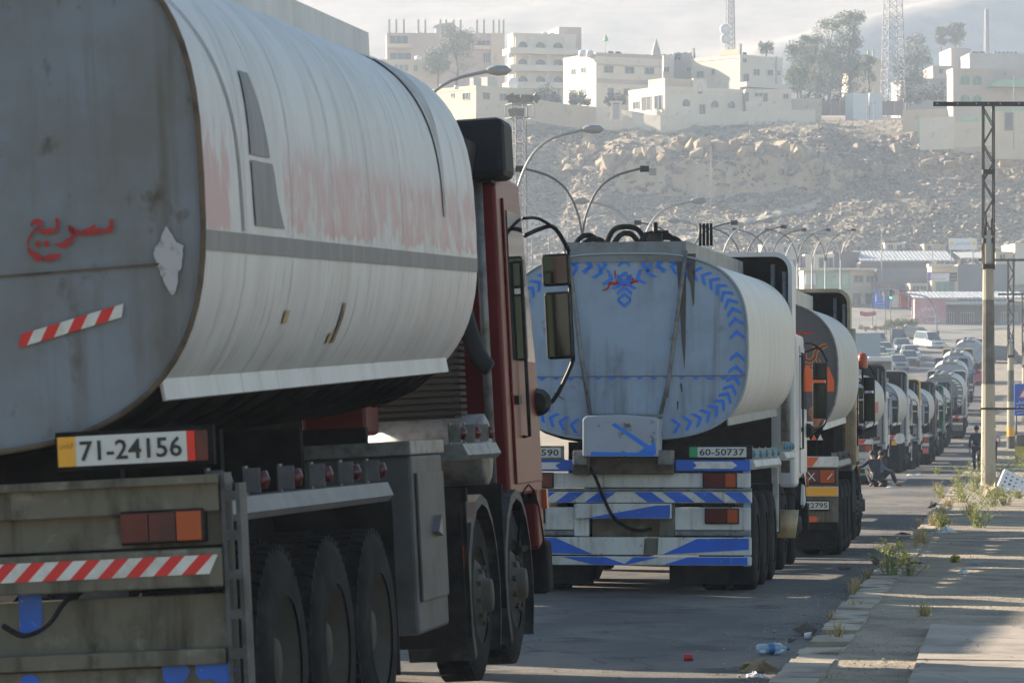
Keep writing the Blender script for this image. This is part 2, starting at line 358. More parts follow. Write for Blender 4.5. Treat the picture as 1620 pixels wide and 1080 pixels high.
# wheel meshes, axis along x, outer face at +x
def wheel_meshes(dual, tread):
    R_ = .52; w_ = .27; t = MB(); t.smooth = True
    def ring(x0):
        t.lathe([(x0, .30), (x0+.01, .36), (x0+.004, .44), (x0+.03, .505), (x0+.06, R_), (x0+w_-.06, R_), (x0+w_-.03, .505), (x0+w_-.004, .44), (x0+w_-.01, .36), (x0+w_, .30)], 40)
        if tread:
            t.smooth = False
            for k in range(44):
                q = 2*PI*(k + .0) / 44
                for a0, a1, sk in ((x0+.03, x0+.10, .04), (x0+.108, x0+.162, 0), (x0+.17, x0+w_-.03, -.04)):
                    vs = []
                    for rr in (R_-.02, R_+.012):
                        for xx, dq in ((a0, sk), (a1, 0 if sk >= 0 else -sk*0)):
                            for e in (-.048, .048):
                                an = q + e + dq; vs.append((xx, rr*math.cos(an), rr*math.sin(an)))
                    t.add(vs, [(0,1,3,2),(4,6,7,5),(0,4,5,1),(1,5,7,3),(3,7,6,2),(2,6,4,0)])
            t.smooth = True
    ring(-w_)
    if dual: ring(-2*w_ - .06)
    tm = t.mesh('tyre', m_rubber)
    r = MB(); r.smooth = True
    if dual: r.lathe([(-.012,.31),(-.02,.29),(-.16,.27),(-.17,.16),(-.15,.13),(-.08,.125),(-.05,.10),(-.045,0)], 28)
    else: r.lathe([(-.012,.31),(-.03,.29),(-.07,.27),(.0,.19),(.02,.15),(.025,.11),(.07,.10),(.075,0)], 28)
    r.smooth = False
    for k in range(10):
        q = 2*PI*k/10; x0 = -.17 if dual else .0; rr = .215 if dual else .17
        r.box(x0-.005, x0+.03, rr*math.cos(q)-.014, rr*math.cos(q)+.014, rr*math.sin(q)-.014, rr*math.sin(q)+.014)
    return tm, r.mesh('rim', m_rim)
WD = wheel_meshes(True, False); WS = wheel_meshes(False, False); WDT = wheel_meshes(True, True); WST = wheel_meshes(False, True)
def wheel(root, x, y, dual, tread=False, z=.52):
    tm, rm = (WDT if tread else WD) if dual else (WST if tread else WS)
    rz = 0 if x > 0 else PI
    o = inst(tm, 'wheel', root, (x, y, z), (random.uniform(0, 6), 0, 0) if x > 0 else (random.uniform(0, 6), 0, PI)); inst(rm, 'rim', o); return o

def tank(root, a, b, n, zc, y0, L, mside, mface, mrim, tilt=0, box_w=.62, box_h=.17, mbox=None, mskirt=None, detail=1, bulge=.0):
    t = MB(); t.smooth = True; NQ = 72 if detail else 40; rg = random.Random(int(L*100+a*1000)); NY = 30 if detail else 10
    vs = []
    rings = []
    for j in range(NY+1):
        y = L * j / NY; seam = j % 4 == 0
        rings.append((y, 1 + (.0 if detail == 0 else rg.uniform(-.0004, .0004)) - (.0005 if seam else 0)))
    for y, k in rings:
        for i in range(NQ):
            x, z = sep(2*PI*i/NQ, a*k, b*k, n); vs.append((x, y, z))
    t.add(vs, [(j*NQ+i, j*NQ+(i+1) % NQ, (j+1)*NQ+(i+1) % NQ, (j+1)*NQ+i) for j in range(NY) for i in range(NQ)])
    t.add([(0, L+.15, 0)] + [(*((lambda p: (p[0], L, p[1]))(sep(2*PI*i/NQ, a, b, n))),) for i in range(NQ)], [(0, 1+i, 1+(i+1) % NQ) for i in range(NQ)])
    tk_ = t.build('tank', mside, root, loc=(0, y0, zc)); tk_.rotation_euler.x = tilt
    f = MB(); f.smooth = False
    vs = [(0, .012, 0)]
    for k in (.4, .8, .985, 1.0):
        for i in range(NQ):
            x, z = sep(2*PI*i/NQ, a*k, b*k, n); vs.append((x, .012 if k < .99 else -.012, z))
    fs = [(0, 1+i, 1+(i+1) % NQ) for i in range(NQ)]
    for q in range(3): fs += [(1+q*NQ+i, 1+q*NQ+(i+1) % NQ, 1+(q+1)*NQ+(i+1) % NQ, 1+(q+1)*NQ+i) for i in range(NQ)]
    f.add(vs, fs); fo = f.build('tank_end', mface, tk_)
    rm = MB(); pts = [(sep(2*PI*i/NQ, a+.002, b+.002, n)[0], -.008, sep(2*PI*i/NQ, a+.002, b+.002, n)[1]) for i in range(NQ)] ; rm.tube(pts + [pts[0]], .014 if detail else .02, 6, cap=False); rm.build('tank_rim', mrim, tk_)
    # walkway coaming on the top
    zt = sey(box_w, a, b, n); mb = mbox or mside
    c = MB(); h1 = b + box_h
    c.box(-box_w-.02, -box_w+.02, 0.0, L*.995, zt-.05, h1); c.box(box_w-.02, box_w+.02, 0.0, L*.995, zt-.05, h1)
    c.box(-box_w+.022, box_w-.022, -.004, .03, zt-.05, h1-.004); c.box(-box_w+.022, box_w-.022, L*.99-.03, L*.99, zt-.05, h1-.004)
    c.build('walkway_box', mb, tk_)
    for yy in (L*.2, L*.5, L*.8):
        hb = MB(); hb.lathe([(b-.02, .001), (b-.02, .24), (b+.1, .24), (b+.14, .18), (b+.16, .001)], 16, 'z', (0, yy, 0)); hb.smooth = True; hb.build('manhole', m_steel, tk_)
    # skirt flange and ribs under the belly
    xs_ = a * .82; zs = -sey(xs_, a, b, n)
    for s in (1, -1):
        k = MB(); k.prism([(s*(xs_-.005), zs+.03), (s*(xs_+.01), zs+.035), (s*(xs_+.025), zs-.075), (s*(xs_+.012), zs-.08)], .02, L*.985); k.build('skirt', mskirt or mb, tk_)
    if detail:
        for j in range(int(L/.52)):
            rb = MB(); pts = []
            for i in range(13):
                x = -xs_ + 2*xs_*i/12; pts.append((x, .3+j*.52, -sey(x, a, b, n)-.03))
            rb.tube(pts, .028, 5); rb.build('belly_rib', m_dark, tk_)
    d = MB(); vs = []
    for i in range(21):
        x = -xs_*1.005 + 2*xs_*1.005*i/20; z = -sey(min(abs(x), xs_), a, b, n) - .012; vs += [(x, .012, z), (x, L-.02, z)]
    d.add(vs, [(2*i, 2*i+1, 2*i+3, 2*i+2) for i in range(20)]); d.build('belly_plate', m_dark, tk_)
    return tk_, fo
def cab(root, y0, col, fair, roof=2.9, top=3.75, wide=1.22, fl=1.35, mirrors=True, beacon=False, fairw=None, deep=None, low=None, L=2.15, mz=0):
    y1 = y0 + L
    b = MB(); b.prism([(y0, 1.0), (y0, roof-.08), (y0+.1, roof), (y1-.45, roof), (y1-.05, 2.0), (y1, 1.9), (y1, .75), (y1-.3, .7), (y1-.32, 1.1), (y1-1.45, 1.1), (y1-1.5, 1.0)], -wide, wide, 'x')
    bo = b.build('cab_body', col, root, bevel=.05)
    rg_ = MB(); rg_.box(-wide+.12, wide-.3, y0-.12, y0-.06, .7, 2.3); rg_.build('shade_panel', m_dark, root)  # dark panel added behind the cab, standing in for the shade there
    for s in (1, -1):
        d = MB(); X = wide*s
        d.prism([(y1-1.32, 1.18), (y1-1.32, roof-.16), (y1-.56, roof-.16), (y1-.13, 2.02), (y1-.1, 1.18)], X-.002*s, X+.018*s, 'x'); dr = d.build('door', col, root, bevel=.006)
        g = MB(); g.prism([(y1-1.25, 2.02), (y1-1.25, roof-.24), (y1-.6, roof-.24), (y1-.22, 2.02)], X+.019*s, X+.026*s, 'x'); g.build('side_window', m_glass, dr)
        h = MB(); h.box(X+.02*s, X+.045*s, y1-1.25, y1-1.1, 1.72, 1.78); h.build('handle', m_black, dr)
        q = MB(); q.tube([(X+.015*s, y0+.62, 1.5), (X+.06*s, y0+.62, 1.5), (X+.06*s, y0+.62, 2.7), (X+.015*s, y0+.62, 2.7)], .014, 6); q.build('grab_rail', m_black, root)
        if mirrors:
            ym = y1 - .12
            a = MB(); a.tube(smoothline([(X, ym-.15, 2.78+mz), (X+.12*s, ym, 2.84+mz), (X+.2*s, ym+.04, 2.83+mz), (X+.29*s, ym+.04, 2.66+mz)], 3), .017, 6)
            a.tube(smoothline([(X, ym-.2, 2.9+mz), (X+.1*s, ym-.05, 2.9+mz), (X+.22*s, ym+.05, 2.8+mz), (X+.29*s, ym+.05, 2.66+mz)], 3), .012, 6)
            a.tube([(X+.28*s, ym+.05, 2.7+mz), (X+.28*s, ym+.05, 1.88+mz)], .014, 6)
            a.tube(smoothline([(X+.28*s, ym+.05, 1.9+mz), (X+.24*s, ym+.03, 1.8+mz), (X+.12*s, ym, 1.74), (X, ym-.05, 1.72)], 3), .016, 6); ar = a.build('mirror_arm', m_black, root)
            p = MB(); p.lathe([(-.1,.0),(-.08,.07),(0,.1),(.08,.07),(.1,0)], 12, 'y', (X+.02*s, ym-.04, 1.74)); p.smooth = True; p.build('mirror_bracket', m_black, ar)
            for z0, z1, w_ in ((2.42+mz, 2.65+mz, .2), (1.9+mz, 2.38+mz, .19)):
                hs = MB(); xc = X+.19*s; hs.box(xc-w_/2, xc+w_/2, ym, ym+.07, z0, z1); ho_ = hs.build('mirror_housing', m_black, ar, bevel=.025)
                ml = MB(); ml.add([(xc-w_/2+.018, ym-.006, z0+.018), (xc+w_/2-.018, ym-.006, z0+.018), (xc+w_/2-.018, ym-.006, z1-.018), (xc-w_/2+.018, ym-.006, z1-.018)], [(0,1,2,3)])
                mo = ml.build('mirror_glass', m_mirror, ho_); 
        st = MB(); st.box(X-.3*s, X+.0*s, y1-1.3, y1-.85, .42, .47); st.box(X-.3*s, X+.02*s, y1-1.3, y1-.85, .72, .76); st.box(X-.3*s, X-.28*s, y1-1.3, y1-.85, .42, .98); st.build('step', m_dark, root)
        # mudguard over the front wheel
        mg = MB(); vs = []
        yc = y1 - .72
        for i in range(9):
            q_ = PI * i / 8; yy, z2 = yc - .66*math.cos(q_), .55 + .62*math.sin(q_); vs += [(X-.42*s, yy, z2), (X+.01*s, yy, z2)]
        mg.add(vs, [(2*i, 2*i+1, 2*i+3, 2*i+2) for i in range(8)]); mg.build('mudguard', m_dark, root)
        hl = MB(); hl.box(X-.42*s, X-.1*s, y1+.0, y1+.03, .78, .95); hl.build('headlight', m_glass, root)
        ml_ = MB(); ml_.box(X-.02*s, X+.03*s, y1-.02, y1+.06, .98, 1.12); ml_.build('marker_lamp', m_orlens, root)
    ws = MB(); ws.add([(-wide+.12, y1-.06+.012, 2.05), (wide-.12, y1-.06+.012, 2.05), (wide-.14, y1-.43+.012, roof-.1), (-wide+.14, y1-.43+.012, roof-.1)], [(0,1,2,3)]); ws.build('windscreen', m_glass, root)
    bm_ = MB(); bm_.box(-wide-.03, wide+.03, y1-.12, y1+.14, .38, .76); bm_.build('bumper', m_dark, root, bevel=.04)
    gr = MB()
    for k in range(6): gr.box(-.85, .85, y1+.002, y1+.02, .98+.14*k, 1.06+.14*k)
    gr.build('grille', m_black, root)
    # air deflector on the roof, a shell open to the rear
    if fair:
        fw = fairw or wide; zt = top; o_ = []; i_ = []; N_ = 26
        def arch(w_, z_, r):
            P = [(-w_, low or roof-.35)]
            for i in range(7): q = PI - PI/2*i/6; P.append((-w_+r+r*math.cos(q), z_-r+r*math.sin(q)))
            for i in range(7): q = PI/2 - PI/2*i/6; P.append((w_-r+r*math.cos(q), z_-r+r*math.sin(q)))
            P.append((w_, low or roof-.35)); return P
        A = arch(fw, zt, .22); B = arch(fw-.05, zt-.06, .18); A2 = arch(fw-.14, roof+.12, .1)
        n = len(A); f = MB(); yb = y0 + (deep if deep is not None else -.1); yf = yb + fl
        def lay(P, y, k=1): return [(u, y, z) for u, z in P]
        f.add(lay(A, yb) + lay(A, yb+fl*.45) + lay(A2, yf) + lay(B, yb+.004) + lay(B, yb+fl*.45),
              [(i, i+1, n+i+1, n+i) for i in range(n-1)] + [(n+i, n+i+1, 2*n+i+1, 2*n+i) for i in range(n-1)] + [(i, 3*n+i, 3*n+i+1, i+1) for i in range(n-1)])
        f.build('air_deflector', fair, root)
        inn = MB(); inn.add(lay(B, yb+.006) + lay(B, yb+fl*.45) + lay(arch(fw-.2, roof+.04, .06), yf-.05), [(i, i+1, n+i+1, n+i) for i in range(n-1)] + [(n+i, n+i+1, 2*n+i+1, 2*n+i) for i in range(n-1)] + [tuple(range(2*n, 3*n))])
        inn.build('deflector_lining', m_black, root)
        for s in (1, -1):
            for P in ([(s*(fw-.25), yb+.1, roof-.3), (s*(fw-.25), yb+.12, zt-.15)], [(s*(fw-.1), yb+.05, 1.2), (s*(fw-.1), yb+.05, zt-.25)]):
                br = MB(); br.tube(P, .033, 6); br.build('deflector_strut', m_steel, root)
    if beacon:
        s = MB(); s.tube([(wide+.1, y0+1.7, 2.5), (wide+.1, y0+1.7, 2.8)], .02, 6); s.tube([(wide-.05, y0+1.7, 2.55), (wide+.1, y0+1.7, 2.55)], .02, 6); so_ = s.build('beacon_post', m_black, root)
        k = MB(); k.smooth = True; k.lathe([(0,.09),(.18,.085),(.24,.06),(.26,0)], 14, 'z', (wide+.1, y0+1.7, 2.8)); k.build('beacon', m_orlens, so_)
def chassis(root, L, tread=False, axles=(1.15, 2.35, 3.55), fronts=(7.0, 8.5), wx=1.26, detail=1, front_x=1.2):
    c = MB()
    for s in (1, -1): c.box(s*.38, s*.46, .15, L, .92, 1.18)
    for k in range(8): c.box(-.378, .378, .3+k*1.2, .4+k*1.2, .96, 1.12)
    c.build('chassis_frame', m_dark, root)
    for k in range(4):
        s = MB(); s.box(-.7, .7, .7+k*1.9, .78+k*1.9, 1.19, 1.6); s.build('tank_saddle', m_dark, root)
    for y in axles:
        wheel(root, wx, y, True, tread); wheel(root, -wx, y, True, tread)
        a = MB(); a.tube([(-.65, y, .52), (.65, y, .52)], .09, 10); a.lathe([(-.13,0),(-.1,.2),(.1,.2),(.13,0)], 12, 'y', (0, y, .52)); a.build('axle', m_dark, root)
        for s in (1, -1):
            sp = MB(); sp.prism([(y-.55, .8), (y, .62), (y+.55, .8), (y+.55, .85), (y, .7), (y-.55, .85)], s*.46, s*.56, 'x'); sp.build('leaf_spring', m_dark, root)
    for y in fronts:
        wheel(root, front_x, y, False, tread); wheel(root, -front_x, y, False, tread)
        a = MB(); a.tube([(-.9, y, .5), (.9, y, .5)], .06, 8); a.build('axle', m_dark, root)
def fender_rail(root, y0, y1, z, m, lampm, n=5, x=1.2, w_=.12):
    for s in (1, -1):
        r = MB(); r.prism([(s*(x-w_), z-.05), (s*(x+w_*.3), z-.05), (s*(x+w_*.5), z-.02), (s*(x+w_*.3), z+.05), (s*(x-w_), z+.05)], y0, y1); ro = r.build('fender_rail', m, root)
        for k in range(n):
            y = y0 + .12 + (y1-y0-.24) * k / max(1, n-1)
            b = MB(); b.box(s*(x-.05)-.006, s*(x-.05)+.006, y-.006, y+.05, z+.05, z+.18); b.box(s*(x-.05), s*(x+.02), y+.0, y+.012, z+.06, z+.17); bo = b.build('lamp_bracket', m, ro)
            l = MB(); l.smooth = True; l.lathe([(0,.028),(.03,.04),(.06,.042),(.075,.0)], 10, 'x', (s*(x-.02) if s > 0 else s*(x-.02)-.075, y+.05, z+.115)); l.build('marker_lamp', lampm, bo)
def plate(root, x, y, z, w_, h_, left, lm, txt, name='number_plate', housing=m_black, back_x=0):
    b = MB(); b.box(x-.012, x+w_+.012+back_x, y, y+.04, z-.02, z+h_+.02); bo = b.build(name, housing, root, bevel=.004)
    p = MB(); p.box(x, x+w_, y-.006, y-.001, z, z+h_); po = p.build('plate_face', m_plate, bo)
    if left: q = MB(); q.box(x, x+left, y-.009, y-.0065, z, z+h_); q.build('plate_band', lm, bo)
    text(txt, bo, m_ink, x+left+.02, y-.0105, z+h_*.16, w_-left-.04, h_*.68)
    return bo
def stripes(root, x0, x1, z0, z1, y, mats, n, lean=.6, name='tape_stripe', flip=False):
    h = z1 - z0; w_ = (x1 - x0) / n; d = h * lean * (-1 if flip else 1)
    for i in range(n):
        a = x0 + w_*i; P = [(a - d/2, z0), (a + w_ - d/2, z0), (a + w_ + d/2, z1), (a + d/2, z1)]
        P = [(min(x1, max(x0, u)), v) for u, v in P]
        k = MB(); k.flat(P, y, .003); k.build(name, mats[i % len(mats)], root)
# ------------------------------------------------------------ the near lorry
def sidepaint(name, base, band=None, **k):
    return M(name, base, **k)
PINK = (.46,.28,.295)
m_t1side = M('weathered_white_tank', (.55,.54,.555), .45, bands=((PINK, -.2, .12, 1.6, 7.4, 4.5, .4, .52, (1,1,.7)), (PINK, -.22, .22, .0, .5, 4.0, .42, .5, (1,1.5,.6)), ((.48,.37,.375), -.15, .2, 1.6, 7.4, 11, .45, .6, (1,3,.5))), c2=(.43,.42,.42), sc=1.6, lo=.4, hi=.75, stretch=(1,2.2,.5), c3=(.2,.18,.16), sc3=3.0, lo3=.6, hi3=.74, st3=(1,6,.35), bump=.004, bsc=3, streak=((.41,.395,.385), 4))
m_t1pink = M('faded_pink_band', (.45,.3,.315), .55, c2=(.5,.48,.485), sc=5, lo=.48, hi=.56, stretch=(1,1,.8), c3=(.4,.22,.235), sc3=3, lo3=.5, hi3=.65, st3=(1,1,.8))
m_t1grey = M('grey_stripe_paint', (.15,.15,.165), .55, c2=(.2,.195,.2), sc=3, stretch=(1,3,.5))
m_t1face = M('tank_end_grey', (.185,.215,.26), .5, c2=(.15,.155,.157), sc=1.6, lo=.4, hi=.65, c3=(.07,.055,.04), sc3=3.6, lo3=.6, hi3=.72, st3=(1.4,1,1), bump=.006, bsc=1.5, streak=((.1,.085,.07), 5))
m_rustrim = M('rusty_rim', (.12,.085,.06), .8, c2=(.05,.035,.025), sc=6)
m_red_cab = M('dark_red_cab_paint', (.11,.004,.007), .35, spec=.2, c2=(.085,.004,.007), sc=3, c3=(.11,.05,.04), sc3=20, lo3=.66, hi3=.75)
m_blueblack = M('blue_black_plastic', (.01,.013,.018), .6, spec=.2)
X0 = W(322, 330, 13.75)
T1 = thing('tanker_truck', 'red-cabbed tanker with faded pink band and Arabic word on grey tank end, largest and nearest', 'tanker truck', (0,0,0), 0, 'tanker trucks queued along the kerb')
t1x = X0.x - 1.205; T1.location = (t1x, 13.55, CAMZ - 1.955)
S1 = 395.5
def x1(px): return (px + 150) / S1 + .033
def z1(py): return (1302 - py) / S1
B1 = bpy.data.objects.new('truck_body', None); C.objects.link(B1); 
bpy.data.objects.remove(B1)
T1.rotation_euler = (R(-1.1), R(-3.1), 0)
tk1, fo1 = tank(T1, 1.295, 1.12, 3.0, 2.64, 0, 7.35, m_t1side, m_t1face, m_rustrim, tilt=R(1.75), box_w=.66, box_h=.12, mbox=m_t1side)
# bands on the right flank: curved sheets a few millimetres proud of the shell
def flank(name, q0, q1, ya, yb, m, off=.006, sk=0, nq=8, ny=14, parent=tk1, a=1.295, b=1.12, n=3.0):
    f = MB(); f.smooth = True
    def fn(u, v):
        q = q0 + (q1 - q0) * v; x, z = sep(q, a + off, b + off, n); yA = ya(v) if callable(ya) else ya; yB = yb(v) if callable(yb) else yb
        return (x, yA + (yB - yA) * u, z)
    f.grid(fn, ny, nq); return f.build(name, m, parent)
def qz(z, b=1.12, a=1.27, n=3.0, dz=.1):            # angle parameter at height z on the flank
    z -= dz; s = math.copysign((abs(z) / b) ** (n/2), z); return math.asin(max(-1, min(1, s)))
flank('grey_stripe', qz(-.215), qz(-.13), .02, 7.33, m_t1grey)
flank('thin_line', qz(-.12), qz(.86), lambda v: .72 - .58 * v ** 1.6, lambda v: .75 - .58 * v ** 1.6, m_t1grey, nq=20, ny=1)
flank('grey_panel', qz(-.09), qz(.2), lambda v: .98 - .04 * v, lambda v: 1.58 - .2 * v, m_t1grey, nq=10)
flank('grey_panel', qz(.225), qz(.6), lambda v: .94 + .02 * v, lambda v: 1.34 - .2 * v, m_t1grey, nq=10)
# wavy weld seams down the flank, black spill from the hatch, patches
m_seam = M('seam_grime', (.4,.39,.39), .6, c2=(.24,.23,.22), sc=2)
for k in range(7):
    y = .8 + k * .98; flank('weld_seam', -1.25, 1.5, y, y + .007, m_seam, off=.004, nq=30, ny=1)
m_spill = M('oil_stain', (.2,.19,.18), .6, c2=(.47,.46,.46), sc=7, lo=.4, hi=.54, stretch=(1,6,.6))
flank('spill_stain', qz(.1), qz(1.1), lambda v: 6.1 - .25 * v, lambda v: 6.16 + .5 * math.sin(v * 2.2) * (v > 0) * v, m_spill, off=.008, nq=18, ny=3)
flank('rust_mark', qz(-.62), qz(-.42), 3.1, 3.17, M('rust_mark_paint', (.13,.08,.05), .8, c2=(.3,.26,.2), sc=9), off=.008, nq=3, ny=1)
flank('yellow_fleck', qz(-.62), qz(-.57), 2.98, 3.06, M('ochre_fleck', (.4,.28,.13), .7), off=.008, nq=1, ny=1)
flank('yellow_fleck', qz(-.52), qz(-.46), 1.75, 1.84, M('ochre_fleck', (.4,.28,.13), .7), off=.008, nq=1, ny=1)
def onface(px, py): return (px + 150) / S1 + .02, (1302 - py) / S1 - 2.64
# red brushed Arabic word
w = MB()
def stroke(pts, k=4): ribbon(w, smoothline([(*onface(40 + x/9, 300 + y/9), ww/9/S1) for x, y, ww in pts], k), -.004)
stroke([(200,245,25),(230,190,60),(300,175,75),(340,215,70),(320,270,45),(255,300,35),(190,370,40),(145,450,35),(130,530,25)])
stroke([(300,320,30),(370,335,75),(470,338,80),(560,325,55),(605,270,50),(600,200,62),(585,145,30)])
stroke([(130,545,20),(150,610,60),(220,680,95),(290,725,100),(345,720,60)])
stroke([(365,745,70),(450,730,95),(540,722,85),(635,685,20)])
stroke([(240,520,20),(262,520,80),(285,520,95),(308,520,80),(330,520,20)], 2); stroke([(370,520,20),(390,520,80),(415,520,95),(438,520,80),(460,520,20)], 2)
stroke([(530,530,15),(620,550,60),(700,545,95),(790,480,75),(850,410,45),(800,340,80),(775,260,25)])
stroke([(790,300,60),(860,370,85),(940,385,80)]); stroke([(960,390,95),(1050,380,95),(1130,330,70),(1185,285,20)])
stroke([(1110,415,40),(1190,390,80),(1290,370,75)]); stroke([(1300,385,60),(1380,375,85),(1425,310,70),(1430,215,50)])
w.build('arabic_lettering', m_redp, fo1)
# white primer patch, weld line, leaning tape
wp = MB(); rp = random.Random(4); cx, cz = onface(293, 398); P = []
for i in range(40):
    q = 2*PI*i/40; P.append((cx + (.056 + .012*math.sin(q*3) + rp.uniform(-.005,.005))*math.cos(q), cz + (.12 + .022*math.sin(q*4+1) + rp.uniform(-.006,.006))*math.sin(q)))
wp.flat(P, -.003, .002); wp.build('primer_patch', M('white_primer', (.42,.42,.44), .7, c2=(.2,.2,.21), sc=16, lo=.55, hi=.7), fo1)
ln = MB(); (a0, b0), (a1, b1) = onface(-500, 417), onface(275, 402); ln.prism([(a0, b0-.006), (a1, b1-.006), (a1, b1+.004), (a0, b0+.004)], -.004, -.001); ln.build('weld_line', m_rustrim, fo1)
tp = bpy.data.objects.new('warning_tape', None); C.objects.link(tp); tp.parent = fo1
e0 = onface(27, 517); tp.location = (e0[0], -.006, e0[1]); tp.rotation_euler = (0, -math.atan2(43, 187), 0)
stripes(tp, 0, .485, -.026, .026, 0, (m_tapered, m_tapewhite), 8, .9)
# plate
PX = x1(92); pl = plate(T1, PX, -.06, z1(738)+.025, .55, .124, .075, m_yellow, '7١-24156'.replace('١', '1'), housing=m_dark, back_x=.1)
rr = MB(); rr.box(PX+.552, PX+.585, -.067, -.061, z1(738)+.025, z1(738)+.149); rr.build('reflector', M('bright_red_reflector', (.7,.02,.015), .3), pl)
rr = MB(); rr.box(PX+.588, PX+.64, -.067, -.061, z1(738)+.025, z1(738)+.149); rr.build('reflector', m_redlens, pl)
text('الأردن'[::-1], pl, M('faint_ink', (.25,.12,.02), .6), PX+.01, -.0705, z1(738)+.1, .055, .03)
# rear bodywork
def rb(name, xa, xb, za, zb, ya, yb, m, bevel=.006): return (lambda k: (k.box(xa, xb, ya, yb, za, zb), k.build(name, m, T1, bevel=bevel))[1])(MB())
for s in (1,):
    rb('cross_channel', -1.28, 1.31, z1(812), z1(762), -.03, .06, m_grime)
    rb('channel_lip', -1.28, 1.315, z1(766), z1(752), -.07, .05, m_grime, .004)
    rb('light_panel', -1.27, 1.31, z1(868), z1(808), .03, .06, m_grime)
    rb('tape_bar', -1.28, 1.315, z1(935), z1(872), -.05, .05, m_grime, .008)
    rb('lower_panel', -.3, 1.31, z1(1042), z1(948), .05, .08, m_grime)
    rb('lower_panel', -1.26, -.32, z1(1042), z1(948), .05, .08, m_grime)
    rb('bottom_step', -1.27, 1.31, z1(1062), z1(1036), -.04, .08, m_grime)
    rb('bumper_plate', -1.27, 1.31, z1(1200), z1(1064), -.0, .05, m_grime)
stripes(T1, -.01, 1.302, z1(914), z1(883), -.056, (m_tapered, m_tapewhite), 22, 1.0)
ls = MB(); ls.box(x1(188), x1(330), -.045, .028, z1(862), z1(806)); lo = ls.build('tail_light', m_black, T1, bevel=.008)
for k, (a, b, m) in enumerate(((190, 236, m_redlens), (238, 282, m_redlens), (284, 326, m_orlens))):
    q = MB(); q.box(x1(a), x1(b), -.052, -.046, z1(858), z1(810)); q.build('lens', m, lo, bevel=.003)
bl = MB(); bl.flat([(x1(0), z1(1000)), (x1(38), z1(1002)), (x1(40), z1(938)), (x1(0), z1(936))], .045, .003); bl.build('blue_paint_patch', m_blue, T1)
for px, py, r_ in ((266, 1072, 26), (318, 1068, 22), (346, 1074, 24), (20, 1085, 20)):
    bp_ = MB()
    P = [(x1(px) + r_/S1*math.cos(q/12*2*PI)*(1+.2*math.sin(q*5)), z1(py) + r_/S1*.9*math.sin(q/12*2*PI)) for q in range(12)]; bp_.flat(P, -.005 - r_*1e-5, .002); bp_.build('blue_paint_patch', m_blue, T1)
hs = MB(); hs.tube(smoothline([(x1(-20), -.02, z1(985)), (x1(20), -.06, z1(1002)), (x1(60), -.05, z1(985)), (x1(85), 0, z1(950)), (x1(110), .04, z1(935))], 4), .012, 6); hs.build('hose', m_rubber, T1)
pf = MB()                                     # slotted upright at the corner
xa, xb = 1.32, 1.4
pf.box(xa, xa+.018, -.03, .1, .3, z1(750)); pf.box(xb-.018, xb, -.03, .1, .3, z1(768))
for k in range(7): pf.box(xa+.018, xb-.018, -.03, .0, .3+.163*k, .34+.163*k)
pf.build('corner_upright', M('dirty_upright', (.1,.1,.105), .6, spec=.2, c2=(.05,.045,.04), sc=6), T1)
fender_rail(T1, .15, 3.95, 1.235, M('dull_fender_paint', (.09,.09,.105), .5, c2=(.13,.13,.14), sc=5), m_redlens, 6, 1.24, .14)
chassis(T1, 9.9, True, (1.35, 2.5, 3.65), (7.15, 8.65), 1.27, front_x=1.24)
fender_rail(T1, 6.55, 7.9, 1.42, m_steel, m_redlens, 3, 1.22, .16)
tb = MB(); tb.box(.62, 1.27, 4.75, 5.75, .42, 1.42); to = tb.build('toolbox', M('grey_toolbox', (.085,.085,.093), .55, spec=.25, c2=(.055,.053,.05), sc=3), T1, bevel=.02)
td = MB(); td.box(1.272, 1.29, 4.82, 5.68, .6, 1.32); tdo = td.build('toolbox_door', M('grey_toolbox', (.2,.2,.215)), to, bevel=.006)
th = MB(); th.prism([(5.2, .98), (5.35, .95), (5.32, 1.07)], 1.29, 1.33, 'x'); th.build('handle', m_steel, tdo)
tl = MB(); tl.box(.6, 1.28, 4.7, 5.8, 1.42, 1.5); tl.build('toolbox_lid', m_steel, to, bevel=.01)
for yy in (4.1, 6.35):
    fl_ = MB(); fl_.box(.62, 1.27, yy, yy+.02, .25, 1.2); fl_.build('mud_flap', m_rubber, T1)
for yy, za_ in ((6.42, .3), (7.86, .4)):
    fl_ = MB(); fl_.box(.84, 1.29, yy, yy+.02, za_, 1.12); fl_.build('mud_flap', m_rubber, T1)
    fl_ = MB(); fl_.box(.84, 1.3, yy-.03, yy+.03, 1.12, 1.2); fl_.build('flap_bracket', m_dark, T1)
ms = MB(); ms.box(.9, 1.27, 6.38, 6.41, .72, .86); ms.build('side_reflector', m_orlens, T1)
for yf, sc_ in ((7.15, 1), (8.65, 1)):
    for s in (1, -1):
        mg = MB(); vs = []
        for i in range(13):
            q_ = PI*(-.2 + 1.4*i/12); yy, z2 = yf - .63*math.cos(q_), .52 + .63*math.sin(q_); vs += [(s*.86, yy, z2), (s*1.27, yy, z2), (s*1.275, yy-.05*-math.cos(q_), z2-.06*math.sin(q_))]
        mg.add(vs, [(3*i+j, 3*i+j+1, 3*i+j+4, 3*i+j+3) for i in range(12) for j in range(2)]); mg.build('mudguard', M('grey_mudguard', (.04,.04,.044), .6, spec=.2, c2=(.09,.085,.08), sc=5), T1)
dr = MB(); dr.smooth = True; dr.lathe([(.45,.001),(.45,.24),(.9,.24),(1.18,.24),(1.2,.2),(1.2,.03),(1.215,.02),(1.215,0)], 28, 'x', (0, 8.0, 1.42)); dr.build('air_tank', m_steel, T1)
cr = MB()
for k in range(13): cr.box(.25, 1.05, 7.9, 8.15, 1.62+.042*k, 1.645+.042*k)
